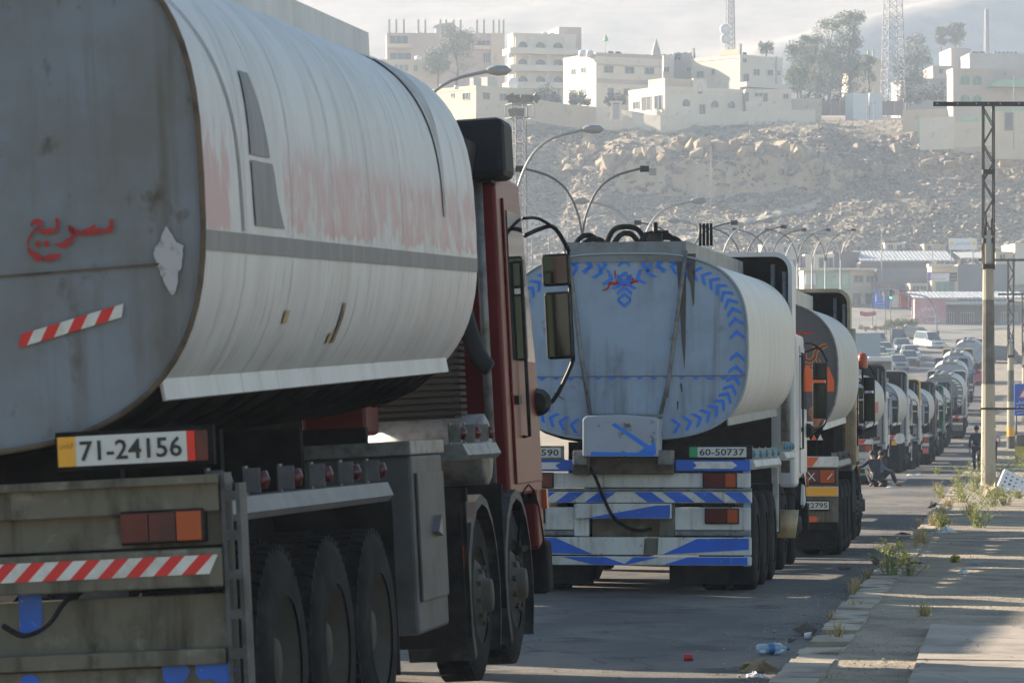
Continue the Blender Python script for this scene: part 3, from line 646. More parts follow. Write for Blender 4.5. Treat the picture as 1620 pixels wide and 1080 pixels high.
cr.box(.3, 1.0, 7.92, 8.13, 1.6, 2.2); cr.build('ribbed_bellows', M('bellows_rubber', (.03,.03,.03), .7, spec=.2), T1)
cn = MB(); cn.prism([(.35, 2.2), (1.0, 2.2), (1.02, 2.5), (1.12, 3.0), (1.2, 3.45), (.6, 3.45), (.4, 2.6)], 7.75, 8.2); cn.build('intake_snorkel', m_blueblack, T1, bevel=.03)
cq = MB(); cq.tube(smoothline([(1.02, 7.9, 2.95), (1.08, 7.95, 2.4), (1.16, 8.0, 2.05), (1.24, 8.0, 1.95)], 3), [.06]*9+[.05], 8); cq.build('intake_pipe', m_blueblack, T1)
vp = MB(); vp.box(.2, .62, 6.9, 7.3, 1.55, 1.85); vp.build('valve_box', M('red_valve_box', (.12,.01,.008), .5), T1, bevel=.03)
cab(T1, 8.62, m_red_cab, m_blueblack, roof=3.28, top=3.58, wide=1.24, fl=.9, deep=-.17, low=3.2, L=1.55, mz=.14)
sp1 = MB(); sp1.box(1.0, 1.36, 8.3, 8.75, 3.22, 3.62); sp1.build('side_deflector', m_blueblack, T1, bevel=.05)

# ------------------------------------------------------------ the second lorry, blue chevrons
m_t2side = M('cream_white_tank', (.64,.61,.57), .5, c2=(.5,.475,.44), sc=1.5, stretch=(1,4,.4), c3=(.3,.28,.26), sc3=2.5, lo3=.6, hi3=.72, st3=(1,9,.3), bump=.004, bsc=3, streak=((.5,.475,.44), 4))
m_t2face = M('tank_end_blue_grey', (.29,.365,.475), .5, c2=(.23,.29,.38), sc=1.3, c3=(.16,.165,.18), sc3=3.2, lo3=.62, hi3=.74, bump=.005, bsc=1.8, streak=((.15,.17,.2), 6))
m_t2box = M('coaming_grey', (.2,.22,.24), .5, c2=(.13,.13,.13), sc=3)
m_chev = M('chevron_blue', (.018,.17,.74), .5, c2=(.03,.2,.64), sc=8)
S2 = 150.5; D2 = 35.2
T2 = thing('tanker_truck', 'white tanker with blue chevrons round its pale blue-grey tank end and blue-striped rear', 'tanker truck', (0,0,0), 0, 'tanker trucks queued along the kerb')
p2 = W(990, 940, D2); T2.location = p2; T2.rotation_euler = (R(-1.4), R(-.3), R(-.35))
def x2(px): return (px - 990) / S2
def z2(py): return (940 - py) / S2
tk2, fo2 = tank(T2, 1.29, .975, 3.1, z2(548), 0, 7.2, m_t2side, m_t2face, M('tank_rim_grey', (.3,.33,.36), .5), tilt=R(1.2), box_w=.63, box_h=.13, mbox=m_t2box)
ch = MB(); ch.prism([(-.078, -.05), (.0, .02), (.078, -.05), (.078, -.008), (.0, .065), (-.078, -.008)], -.003, 0); chm = ch.mesh('chevron', m_chev)
def chev(px, py, ang, s=1.0):                 # ang: direction of travel in the face plane
    inst(chm, 'chevron', fo2, (x2(px), 0.006, z2(py) - z2(548)), (0, PI/2 - ang, 0), (s, 1, s*.92))
for q in [-2.62 + .118*i for i in range(10)] + [-1.36 + .118*i for i in range(25)] + [1.68 + .118*i for i in range(15)]:
    def pt(q_): x, z = sep(q_, 1.29-.11, .975-.11, 2.8); return x, z
    if -PI/2-.28 < q < -PI/2+.28: continue
    x, z = pt(q); xq, zq = pt(q + .02)
    d = math.atan2(zq - z, xq - x)
    if q > PI/2 or q < -PI/2: d += PI
    inst(chm, 'chevron', fo2, (x, .006, z), (0, PI/2 - d + (PI if False else 0), 0), (.97, 1, .92))
for i in range(5):
    for s in (1, -1):
        u = i / 4; chev(989 + s*(10 + 16*i), 447 - 10*i + (2 if i else 0), math.atan2(-.35, -1) if s > 0 else math.atan2(-.35, 1))
for py in (438, 449, 460): chev(989, py, PI/2, 1.0)
chev(989, 470, PI/2, .9); chev(989, 478, -PI/2, .9); chev(989, 402, PI/2, .9); chev(989, 410, PI/2, .8); chev(989, 417, PI/2, .8)
wl = MB(); wl.flat([(-1.27, z2(596)-z2(548)), (1.27, z2(595)-z2(548)), (1.27, z2(594)-z2(548)), (-1.27, z2(595)-z2(548))], .004, .004); wl.build('weld_line', m_rustrim, fo2)
tr = MB(); tr.prism([(-.06, 0), (.06, 0), (0, -.035)], -.002, 0); trm = tr.mesh('blue_triangle', m_chev)
for i in range(17): inst(trm, 'blue_triangle', fo2, (-1.18 + i*.148, .006, z2(596.5)-z2(548)), (0, 0, 0), (random.uniform(.6, 1.1), 1, random.uniform(.6, 1.1)))
dp = MB()
for P in ([(1071,402),(1087,402),(1087,470),(1086,540),(1084,584),(1080,540),(1077,480)], [(1086,402),(1103,402),(1101,440),(1100,480),(1098,486),(1094,450),(1090,440)]):
    dp.flat([(x2(a), z2(b)-z2(548)) for a, b in P], .003, .004)
dp.build('oil_drip', M('oil_drip', (.07,.06,.055), .5), fo2)
gf = MB()
for P in ([(1058,610),(1057,630)],[(1078,607),(1080,620)],[(1073,635),(1073,648)],[(876,622),(892,632)],[(850,634),(872,632)]):
    ribbon(gf, [(x2(P[0][0]), z2(P[0][1])-z2(548), .02), (x2(P[1][0]), z2(P[1][1])-z2(548), .012)], .006)
gf.build('scratch', m_rustrim, fo2)
w = MB()
for pts in ([(135,770,12),(200,760,30),(245,700,28),(240,660,45),(330,670,50),(400,655,45),(470,690,40),(560,680,45),(620,645,45),(700,640,25)], [(335,460,20),(338,540,22),(338,600,12)], [(345,630,15),(400,600,28),(445,600,24)], [(515,605,15),(570,585,40),(630,615,38)], [(505,490,18),(530,515,22)]):
    ribbon(w, smoothline([(x2(940 + a/9.82), z2(380 + b/9.82)-z2(548), c/9.82/S2) for a, b, c in pts], 4), .0055)
w.build('arabic_lettering', m_redp, fo2)
for pts in ([(895,397),(905,440),(920,560),(935,655)], [(1088,397),(1078,470),(1060,600),(1047,655)]):
    k = MB(); k.tube([(x2(a), -.05, z2(b)) for a, b in pts], .022, 8); k.build('rear_pipe', m_steel, T2)
k = MB(); k.tube([(x2(933), -.06, z2(657)), (x2(1050), -.06, z2(659))], .02, 8); k.build('rear_pipe', m_steel, T2)
# hoses lying on the walkway
for (a, b, zz) in ((-.6, -.3, .15), (-.52, -.22, .11), (-.25, .18, .24), (-.18, .12, .17), (.1, .5, .17), (.2, .58, .12)):
    k = MB(); k.tube(smoothline([(a, .3, 0), (a+.08, .35, zz*.8), ((a+b)/2, .45, zz), (b-.08, .5, zz*.8), (b, .55, 0)], 4), .03, 6); k.build('hose', m_rubber, tk2, loc=(0, 0, 1.04))
k = MB(); k.box(.2, .36, .3, .5, 1.0, 1.2); k.tube([(.28, .4, 1.1), (.28, .4, 1.32)], .03, 6); k.tube([(.16, .4, 1.2), (.42, .4, 1.22)], .02, 6); k.build('valve', m_black, tk2)
for i in range(4): k = MB(); k.tube([(.72+.04*i, .8, 1.08), (.72+.04*i, .8, 1.32)], .017, 6); k.build('vent_pipe', m_black, tk2)
# hose box
P = [(x2(930), z2(722)), (x2(1048), z2(722)), (x2(1050), z2(664)), (x2(1040), z2(660)), (x2(990), z2(656)), (x2(936), z2(658)), (x2(930), z2(663))]
def chamfer_box(name, xa, xb, za, zb, ya, yb, m, par=T2, bv=.01): k = MB(); k.box(xa, xb, ya, yb, za, zb); return k.build(name, m, par, bevel=bv)
k = MB(); k.prism(P, -.42, -.02); hb = k.build('hose_box', M('hose_box_paint', (.34,.38,.45), .4, c2=(.3,.33,.38), sc=2, c3=(.08,.07,.06), sc3=8, lo3=.6, hi3=.68), T2, bevel=.015)
k = MB(); k.flat([(x2(975), z2(672)), (x2(982), z2(669)), (x2(1036), z2(705)), (x2(1044), z2(696)), (x2(1046), z2(718)), (x2(1016), z2(716)), (x2(1028), z2(708))], -.424, .003); k.build('blue_arrow', m_chev, hb)
k = MB(); k.flat([(x2(942), z2(720)), (x2(1044), z2(721)), (x2(1042), z2(716)), (x2(944), z2(714))], -.424, .003); k.build('blue_edge', m_chev, hb)
chamfer_box('bracket', x2(912), x2(935), z2(735), z2(712), -.3, 0, m_steel); chamfer_box('bracket', x2(1046), x2(1068), z2(735), z2(712), -.3, 0, m_steel)
chamfer_box('cross_beam', x2(908), x2(1068), z2(750), z2(724), -.12, .02, M('rusty_beam', (.12,.1,.075), .8, c2=(.05,.035,.025), sc=5))
rl = chamfer_box('small_lamp', x2(984), x2(989), z2(729), z2(724), -.45, -.43, m_redlens)
plate(T2, x2(1093), -.08, z2(723), .595, .105, .085, M('green_band', (.02,.28,.12), .4), '60-50737', housing=m_black, back_x=.05)
plate(T2, x2(798), -.08, z2(723), .6, .1, .075, M('green_band', (.02,.28,.12), .4), '60-20590', housing=m_steel, back_x=.02)
# blue/white rails and panels
for (xa, xb) in ((790, 909), (1070, 1188)):
    b_ = chamfer_box('rear_rail', x2(xa), x2(xb), z2(745), z2(727), -.06, .02, m_blue)
    P = [(x2(xa+4+ (0 if xa > 900 else 0)), z2(742)), (x2(xb-20), z2(742)), (x2(xb-12), z2(736)), (x2(xb-20), z2(731)), (x2(xa+4), z2(731)), (x2(xa+14), z2(736))]
    if xa < 900: P = [(x2(1980-990-(u*S2)) if False else -u, v) for u, v in P] and [(x2(800), z2(742)), (x2(886), z2(742)), (x2(879), z2(736)), (x2(888), z2(731)), (x2(800), z2(731))]
    else: P = [(x2(1098), z2(741)), (x2(1160), z2(741)), (x2(1168), z2(736)), (x2(1160), z2(730)), (x2(1098), z2(730)), (x2(1104), z2(736))]
    k = MB(); k.flat(P, -.066, .004); k.build('white_arrow', m_tapewhite, b_)
chamfer_box('light_panel', x2(792), x2(1188), z2(771), z2(748), -.01, .03, m_white)
chamfer_box('panel_shelf', x2(792), x2(1190), z2(777), z2(772), -.06, .03, m_steel)
tb2 = chamfer_box('stripe_bar', x2(790), x2(1190), z2(795), z2(777), -.05, .03, m_white)
# slanting blue stripes, mirrored about the middle
za, zb = z2(794), z2(778)
for s, cs in ((1, [(1015, 1043), (1060, 1090), (1108, 1137), (1157, 1186)]), (-1, [(965, 937), (915, 890), (868, 842), (820, 796)])):
    for a, b in cs:
        k = MB(); d = 22*s; P = [(x2(a+d/2), za), (x2(b+d/2), za), (x2(b-d/2), zb), (x2(a-d/2), zb)]; P = [(max(x2(791), min(x2(1189.5), u)), v) for u, v in P]
        k.flat(P, -.055, .004); k.build('blue_stripe', m_blue, tb2)
for xa, xb in ((792, 908), (1068, 1188)):
    chamfer_box('light_panel', x2(xa), x2(xb), z2(838), z2(802), -.01, .03, m_white); chamfer_box('panel_shelf', x2(xa), x2(xb), z2(847), z2(839), -.04, .03, m_steel)
chamfer_box('center_post', x2(908), x2(932), z2(848), z2(797), -.03, .03, m_white); chamfer_box('center_post', x2(1044), x2(1068), z2(848), z2(797), -.03, .03, m_grime)
cp = chamfer_box('center_panel', x2(912), x2(1064), z2(820), z2(796), -.09, -.04, m_white)
k = MB(); k.flat([(x2(925), z2(819.5)), (x2(1062), z2(819)), (x2(1062), z2(798)), (x2(1040), z2(799))], -.095, .004); k.build('blue_wedge', m_blue, cp)
chamfer_box('recess_plate', x2(934), x2(1043), z2(850), z2(820), .12, .14, m_grime)
k = MB(); k.tube(smoothline([(x2(934), -.1, z2(735)), (x2(945), -.14, z2(755)), (x2(957), -.14, z2(785)), (x2(975), -.12, z2(820)), (x2(1005), -.02, z2(838)), (x2(1030), .05, z2(836))], 4), .018, 8); k.build('hose', m_rubber, T2)
k = MB(); k.tube([(x2(935), -.2, z2(690)), (x2(934), -.2, z2(752))], .018, 6); k.build('hose', m_steel, T2)
bu = chamfer_box('bumper', x2(792), x2(1190), z2(877), z2(849), -.1, -.04, m_white); bl_ = chamfer_box('bumper_board', x2(792), x2(1190), z2(893), z2(879), -.1, -.04, m_white)
for P in ([(800,850),(880,850),(940,876),(800,872)], [(1050,876),(1105,851),(1186,850),(1186,868)], ): k = MB(); k.flat([(x2(a), z2(b)) for a, b in P], -.105, .004); k.build('blue_wedge', m_blue, bu)
for P in ([(890,880),(960,880),(990,891),(1005,880),(1045,880),(990,892.5),(940,892)], [(1052,892),(1090,880),(1158,880),(1158,892)], [(1158.5,892),(1184,892),(1184,880),(1158.5,880)]): k = MB(); k.flat([(x2(a), z2(b)) for a, b in P], -.105, .004); k.build('blue_wedge', m_blue, bl_)
k = MB(); k.flat([(x2(1020), z2(876)), (x2(1042), z2(876)), (x2(1044), z2(850)), (x2(1022), z2(850))], -.107, .003); k.build('dirt_patch', m_grime, bu)
for px, py in ((1113, 747), (1116, 803), (822, 747), (808, 803)):
    l_ = chamfer_box('tail_light', x2(px), x2(px+54), z2(py+25), z2(py), -.05, -.01, m_black)
    s = px > 1000
    for a, b, m in (((2, 35, m_redlens), (36, 52, m_orlens)) if s else ((2, 18, m_orlens), (19, 52, m_redlens))):
        k = MB(); k.box(x2(px+a), x2(px+b), -.056, -.051, z2(py+23), z2(py+2)); k.build('lens', m, l_)
for xa, xb in ((795, 937), (1058, 1190)): chamfer_box('mud_flap', x2(xa), x2(xb), z2(924), z2(894), .08, .1, m_rubber)
chassis(T2, 9.8, False, (1.1, 2.3, 3.5), (6.7, 8.6), 1.3)
m_wfr = M('white_fender_paint', (.5,.5,.5), .5, c2=(.3,.29,.27), sc=4)
fender_rail(T2, .1, 3.9, 1.36, m_wfr, M('teal_lamp', (.03,.2,.28), .3), 5, 1.3, .12); fender_rail(T2, 5.2, 6.9, 1.42, m_wfr, M('teal_lamp', (.03,.2,.28), .3), 4, 1.26, .12)
k = MB(); k.box(1.24, 1.31, .0, .05, .3, 1.4); k.build('corner_upright', M('pale_blue_paint', (.2,.4,.6), .5), T2)
k = MB(); k.box(1.24, 1.3, 4.1, 4.2, .55, 1.5); k.build('side_post', m_wfr, T2)
k = MB(); k.box(.7, 1.25, 4.5, 5.2, .5, 1.1); k.build('toolbox', m_dark, T2, bevel=.02)
k = MB(); k.smooth = True; k.lathe([(0,.001),(0,.11),(.34,.15),(.33,.13),(.02,.1),(.02,.001)], 16, 'z', (1.26, 6.1, .42)); k.build('plastic_bucket', M('tan_bucket', (.4,.31,.19), .5, c2=(.25,.18,.1), sc=6), T2)
k = MB(); k.tube([(1.26-.13, 6.1, .76), (1.26-.1, 6.1, .95), (1.26+.1, 6.1, .95), (1.26+.13, 6.1, .76)], .008, 6); k.build('bucket_handle', m_dark, T2)
m_cabwhite = M('white_cab_paint', (.5,.52,.56), .3, c2=(.5,.5,.5), sc=2)
cab(T2, 8.0, m_cabwhite, m_cabwhite, roof=3.0, top=4.0, wide=1.24, fl=1.5, deep=-.5)
k = MB(); k.tube([(1.16, 7.35, 1.2), (1.16, 7.35, 3.35)], .06, 10); k.build('exhaust_stack', m_steel, T2)

# ------------------------------------------------------------ the rest of the queue
def rear_kit(root, c, w_=1.25):
    m1, m2 = c.get('tape', (m_tapered, m_tapewhite)); pan = c.get('panel', m_grime)
    def bx(name, xa, xb, za, zb, ya, yb, m, bv=.006, par=root): k = MB(); k.box(xa, xb, ya, yb, za, zb); return k.build(name, m, par, bevel=bv)
    tb_ = bx('tape_bar', -w_, w_, 1.27, 1.42, -.05, .04, m_white); stripes(tb_, -w_, w_, 1.28, 1.41, -.056, (m1, m2), c.get('ns', 10), .8, flip=c.get('flip', False))
    bx('light_panel', -w_, w_, 1.0, 1.27, -.01, .03, pan)
    for s in (1, -1):
        l = bx('tail_light', s*.55, s*1.22, 1.03, 1.25, -.05, -.01, m_black)
        for k_, (a, b) in enumerate(((.57, .78), (.79, .99), (1.0, 1.2))): bx('lens', s*a, s*b, 1.05, 1.23, -.056, -.051, m_redlens if k_ < 2 else c.get('lens', m_orlens), .003, l)
        bx('mud_flap', s*.6, s*1.22, .12, .4, .05, .07, m_rubber)
    lp = bx('lower_panel', -w_, w_, .42, .86, -.01, .03, pan)
    lb = bx('lower_bar', -w_, w_, .86, 1.0, -.05, .04, c.get('bar', m_white))
    if c.get('plate'): plate(root, c.get('px', .25), -.06, .68, .5, .11, 0, None, c['plate'])
    for P_ in c.get('extra', []): k = MB(); k.flat(P_[0], P_[2] if len(P_) > 2 else -.058, .004); k.build('tape_patch', P_[1], root)
    bx('bumper', -w_, w_, .38, .5, -.1, -.02, c.get('bumper', m_dark), .01)
def lorry(label, px, py, d, c, yaw=0, ref='right'):
    """px, py: where the right rear corner meets the road; d: metres ahead"""
    root = thing('tanker_truck', label, 'tanker truck', (0,0,0), 0, 'tanker trucks queued along the kerb')
    yaw = c.get('yaw', yaw); p = W(px, py, d); yw = R(yaw); L = 10.0
    cx_ = p.x - 1.28*math.cos(yw); cy = p.y - 1.28*math.sin(yw); z0 = gz(cx_, cy)
    z1_ = gz(cx_ - math.sin(yw)*8, cy + math.cos(yw)*8)
    root.location = (cx_, cy, z0); root.rotation_euler = (math.atan2(z1_-z0, 8), R(random.uniform(-.5,.5)), yw)
    det = c.get('detail', 0)
    b = c.get('b', .98)
    tk_, fo_ = tank(root, c.get('a', 1.24), b, c.get('n', 2.6), c.get('zc', 2.56), 0, c.get('L', 6.9), c['side'], c['face'], c.get('rim', m_steel), tilt=R(.8), box_w=.5, box_h=c.get('bh', .14), mbox=c.get('box', m_t2box), mskirt=m_white, detail=det)
    rear_kit(root, c); chassis(root, 9.6, False, detail=0)
    fender_rail(root, .1, 3.9, 1.3, m_steel, m_redlens, 3)
    k = MB(); k.box(.7, 1.25, 4.4, 5.4, .5, 1.15); k.build('toolbox', m_dark, root, bevel=.02)
    k = MB(); k.box(-1.1, 1.24, 7.2, 7.26, 1.2, 1.26); k.build('cross_bar', m_steel, root)
    cab(root, c.get('cy', 7.8), c['cab'], c.get('fair'), roof=c.get('roof', 2.95), top=c.get('top', 3.8), wide=c.get('wide', 1.24), fl=1.3, deep=c.get('deep', -.3), beacon=c.get('beacon', False), low=c.get('low'))
    return root, tk_, fo_
m_side_w = M('pale_tank_side', (.5,.49,.47), .5, c2=(.38,.37,.35), sc=1.5, stretch=(1,4,.4), c3=(.28,.26,.24), sc3=3, lo3=.6, hi3=.72, st3=(1,8,.3), streak=((.26,.24,.22), 4))
m_face_dk = M('charcoal_tank_end', (.055,.058,.07), .5, c2=(.07,.07,.078), sc=2)
m_face_gb = M('grey_blue_tank_end', (.24,.3,.39), .5, c2=(.19,.23,.3), sc=2)
m_face_gy = M('mid_grey_tank_end', (.14,.16,.19), .5, c2=(.11,.125,.14), sc=2)
m_beige = M('beige_frame_paint', (.34,.29,.2), .5, c2=(.2,.17,.12), sc=4)
m_yel = M('yellow_frame_paint', (.62,.4,.05), .5)
m_green = M('green_cab_paint', (.03,.2,.13), .4); m_burg = M('burgundy_paint', (.16,.02,.05), .4); m_bluecab = M('blue_cab_paint', (.03,.08,.35), .35)
S3 = 112.
T3, tk3, fo3 = lorry('tanker with charcoal tank end, orange band and red-yellow lettering, behind the blue-chevron tanker', 1330, 884, 47.0,
    dict(side=m_side_w, face=m_face_dk, detail=1, cab=M('charcoal_cab', (.03,.03,.033), .4), wide=1.1, fair=m_beige, deep=-.6, top=4.05, zc=2.6, b=1.02, a=1.25, n=2.7, plate='71-22795', px=.62, ns=8, flip=False,
         tape=(M('orange_red_tape', (.6,.1,.03), .45), m_tapewhite), beacon=True, box=m_side_w, bh=.2,
         extra=[([(-1.2,.87),(.5,.87),(.3,.99),(-1.2,.99)], m_tapered), ([(.5,.87),(1.24,.87),(1.24,.99),(.3,.99)], m_yellow), ([(-1.2,.44),(.95,.44),(.95,.58),(-1.2,.58)], m_orange, -.014)]))
def face_flat(fo, P, m, name='tank_marking', y=.006): k = MB(); k.flat(P, y, .003); return k.build(name, m, fo)
face_flat(fo3, [(.792,-.27),(1.2,-.27),(1.2,-.12),(1.13,.06),(1.08,.1),(.792,.1)], M('orange_band', (.62,.1,.02), .45))
face_flat(fo3, [(-1.2,-.26),(.79,-.26),(.79,.11),(-1.2,.11)], m_tapewhite, y=.002)
rp = random.Random(9)
face_flat(fo3, [(.95 + (.1+rp.uniform(-.03,.03))*math.cos(q/14*2*PI), -.58 + (.17+rp.uniform(-.05,.05))*math.sin(q/14*2*PI)) for q in range(14)], M('orange_spray', (.42,.13,.05), .6, c2=(.1,.08,.08), sc=9))
m_gold = M('gold_outline', (.5,.3,.06), .5); m_maroon = M('maroon_letter', (.2,.03,.02), .5)
for pts in ([(.62,.3,.05),(.6,.18,.06),(.68,.1,.07),(.78,.16,.06),(.76,.24,.05)], [(.8,.3,.04),(.79,.2,.05),(.85,.16,.06),(.92,.2,.06),(.95,.3,.05),(1.04,.36,.07),(1.1,.38,.04)], [(.86,.08,.04),(.93,.04,.06),(.99,.1,.06),(.97,.18,.04)], [(.88,.37,.05),(.93,.39,.05)]):
    k = MB(); ribbon(k, smoothline([(a, b, c_*.7+.022) for a, b, c_ in pts], 4), .004); k.build('lettering_outline', m_gold, fo3)
    k = MB(); ribbon(k, smoothline([(a, b, c_*.75) for a, b, c_ in pts], 4), .0015); k.build('arabic_lettering', m_maroon, fo3)
k = MB()
for i in range(4): ribbon(k, smoothline([(.66+i*.06, .53, .015), (.69+i*.06, .56+.01*(i % 2), .03), (.72+i*.06, .54, .02)], 3), .004)
k.build('arabic_lettering', m_redp, fo3)
face_flat(fo3, [(.1,-.82),(.9,-.82),(.9,-.69),(.1,-.69)], m_tapewhite, 'sticker', .004)
text('GENERAL', fo3, M('sticker_green', (.02,.3,.1), .5), .14, .0035, -.8, .73, .09)
for i in range(5): face_flat(fo3, [(.6+i*.09,-.95),(.64+i*.09,-.87),(.68+i*.09,-.95)], m_orange if i % 2 else m_tapewhite)
xm = MB()
for P in (((.83,1.2),(.93,1.08)), ((.83,1.08),(.92,1.19)), ((1.1,1.1),(1.17,1.18))): xm.bar((P[0][0], -.062, P[0][1]), (P[1][0], -.062, P[1][1]), .012)
xm.build('chalk_mark', m_tapewhite, T3)
k = MB(); k.box(1.08, 1.15, 7.85, 8.3, 1.2, 2.0); k.build('red_side_panel', M('red_lower_cab', (.4,.02,.015), .4), T3)
k = MB(); k.tube([(1.1, 7.2, 1.2), (1.1, 7.2, 3.4)], .09, 12); k.build('exhaust_stack', m_beige, T3)
m_wcab = m_cabwhite; m_dkfair = M('dark_deflector_paint', (.05,.05,.055), .5)
lorry('hidden tanker, only a sliver of pale tank showing past the charcoal-ended one', 1312, 830, 61, dict(side=m_side_w, face=m_face_gb, cab=m_wcab, fair=None, top=3.3, roof=2.75, zc=2.45))
_, tk4, fo4 = lorry('tanker with dark deflector, a red square on its tank side, beside the two crouching people', 1383, 766, 104, dict(yaw=-1.0, side=m_side_w, face=m_face_gb, cab=m_wcab, fair=m_dkfair, top=3.85, bar=m_white, panel=m_white, b=.93, zc=2.5, plate='71-30412', px=.5))
flank('red_square', qz(-.3, .93, 1.24, 2.6, 0), qz(.05, .93, 1.24, 2.6, 0), .5, 3.2, M('red_square_paint', (.4,.04,.05), .5), parent=tk4, a=1.24, b=.93, n=2.6)
k = MB(); k.flat([(-1.2,.3),(1.2,.3),(1.2,.37),(-1.2,.37)], -.106, .004); k.build('green_strip', M('green_strip', (.02,.3,.15), .5), _)
_, tk5, fo5 = lorry('tanker with grey-white deflector frame and a round white disc on its rear corner', 1422, 748, 125, dict(yaw=-1.0, side=m_side_w, face=m_face_gb, cab=m_wcab, fair=M('grey_white_frame', (.5,.49,.47), .5), top=4.0, panel=m_dark, bar=m_dark, lens=m_yellow, b=.93, zc=2.5, ns=16, plate='60-17723', px=.2))
k = MB(); k.lathe([(-.02,.001),(-.02,.2),(.0,.2),(.0,.001)], 16, 'y', (1.3, -.06, 1.3)); k.build('round_reflector', m_tapewhite, _)
lorry('tanker with a yellow deflector frame', 1444, 743, 138, dict(yaw=-1.0, side=m_side_w, face=m_face_gb, cab=m_wcab, fair=m_yel, top=3.85, b=.93, zc=2.5, panel=M('pale_rear', (.25,.27,.3), .5), bumper=m_white))
lorry('tanker with dark deflector and red lower stripe, beyond the yellow-framed one', 1471, 736, 152, dict(yaw=-1.0, side=m_side_w, face=m_face_gb, cab=m_dkfair, fair=m_dkfair, top=3.8, b=.93, zc=2.5, extra=[([(-1.2,.55),(1.2,.55),(1.2,.75),(-1.2,.75)], M('pink_sign', (.6,.12,.14), .5), -.014)], plate='71-29055', px=.1))
lorry('tanker with a green cab, sixth in line past the beacon lamp', 1486, 722, 169, dict(yaw=-1.0, side=m_side_w, face=m_face_gy, cab=m_green, fair=m_green, top=3.6, b=.93, zc=2.45))
lorry('tanker with grey tank end squeezed between the green-cabbed and hatched tankers', 1498, 711, 187, dict(yaw=-1.0, side=m_side_w, face=m_face_gy, cab=m_dkfair, fair=m_dkfair, top=3.6, b=.93, zc=2.45))
_, tk10, fo10 = lorry('tanker with white dashes round a grey tank end and pale roof frame', 1524, 694, 203, dict(yaw=-1.0, side=m_side_w, face=m_face_gy, cab=m_wcab, fair=m_wcab, top=4.0, b=1.05, zc=2.75))
for i in range(7):
    q = -.6 + i*.26; x, z = sep(q, 1.1, .92, 2.6); face_flat(fo10, [(x-.16, z-.035), (x+.1, z-.06), (x+.12, z+.02), (x-.12, z+.05)], m_tapewhite)
face_flat(fo10, [(-.1,-.1),(.25,-.1),(.25,.2),(-.1,.2)], M('pink_sign', (.6,.12,.14), .5))
lorry('tanker with a yellow roof frame and blue cab on the rise', 1531, 655, 240, dict(side=m_side_w, face=m_face_gb, cab=m_bluecab, fair=m_bluecab, top=3.9, b=1.0, zc=2.7))
lorry('tanker with dark blue cab climbing ahead of the yellow-framed roof', 1540, 630, 262, dict(side=m_side_w, face=m_face_gb, cab=m_bluecab, fair=m_yel, top=3.9, b=1.0, zc=2.7))
lorry('tanker with burgundy rear and cab, farthest in the queue', 1556, 610, 292, dict(side=m_side_w, face=m_face_gb, cab=m_burg, fair=m_burg, top=3.9, b=1.05, zc=2.8, panel=M('crimson_rear', (.35,.02,.05), .5), bar=M('crimson_rear', (.35,.02,.05), .5), bumper=M('crimson_rear', (.35,.02,.05), .5)))
lorry('tanker in the next lane left of the gap behind the nearest tanker', -60, 1000, 28.2, dict(side=m_side_w, face=m_face_gb, cab=m_wcab, fair=m_wcab, top=3.6))  # out of view, added to shade the road in the gap between the lorries
# ------------------------------------------------------------ rocks on the slope
def rock_mesh(rg, name, m, flat_=1.0, npt=13):
    bm = bmesh.new()
    for i in range(npt):
        v = Vector((rg.gauss(0, 1), rg.gauss(0, 1), rg.gauss(0, 1))).normalized(); v = Vector([math.copysign(abs(c) ** .6, c) for c in v])
        bm.verts.new((v.x * .5, v.y * .5, v.z * .42 * flat_))
    bmesh.ops.convex_hull(bm, input=bm.verts); 
    for v in [v for v in bm.verts if not v.link_faces]: bm.verts.remove(v)
    me = bpy.data.meshes.new(name); bm.to_mesh(me); bm.free(); me.materials.append(m); return me
m_rock = M('weathered_rock', (.26,.215,.165), .95, c2=(.14,.12,.1), sc=.35, lo=.42, hi=.6, c3=(.34,.275,.2), sc3=1.4, lo3=.56, hi3=.66, bump=.15, bsc=1.6, world=True)
m_tanrock = M('fresh_tan_rock', (.36,.275,.18), .95, c2=(.21,.17,.125), sc=.4, lo=.45, hi=.6, bump=.15, bsc=1.2, world=True)
rg = random.Random(21); RK = [rock_mesh(rg, 'rock', m_rock) for _ in range(8)]; RT = [rock_mesh(rg, 'rock', m_tanrock, 1.15) for _ in range(6)]
def on_hill(px, d): p = W(px, 0, d); return Vector((p.x, p.y, hz(p.x, p.y)))
def near_px(px, py):                         # walk along the sight line until it meets the slope
    lo = 452
    while lo < 620:
        p = W(px, py, lo)
        if p.z <= (hz(p.x, p.y) if p.y < 560 else CAMZ + sprof(p.y)): return Vector((p.x, p.y, hz(p.x, p.y))), lo
        lo += .8
    return None, None
LM = [(900,'below the dense round bush'),(930,'below the lower bush'),(962,'below the yard wall left of the gate'),(1000,'below the garden gate'),(1035,'below the villa porch'),(1070,'below the villa corner'),(1105,'below the villa door'),(1140,'below the villa arched windows'),(1180,'below the right end of the villa'),(1215,'below the small shed'),(1255,'below the shed right end'),(1300,'below the beige storage tank'),(1350,'below the brown fence'),(1395,'below the white cabin'),(1440,'below the big lattice mast'),(1505,'below the crenellated wall'),(1570,'left of the nearest power pole'),(1700,'right of the nearest power pole')]
def where(px, py):
    a = next(t for lim, t in LM if px < lim); return ('high on the slope ' if py < 235 else 'mid slope ' if py < 285 else 'low on the slope ') + a
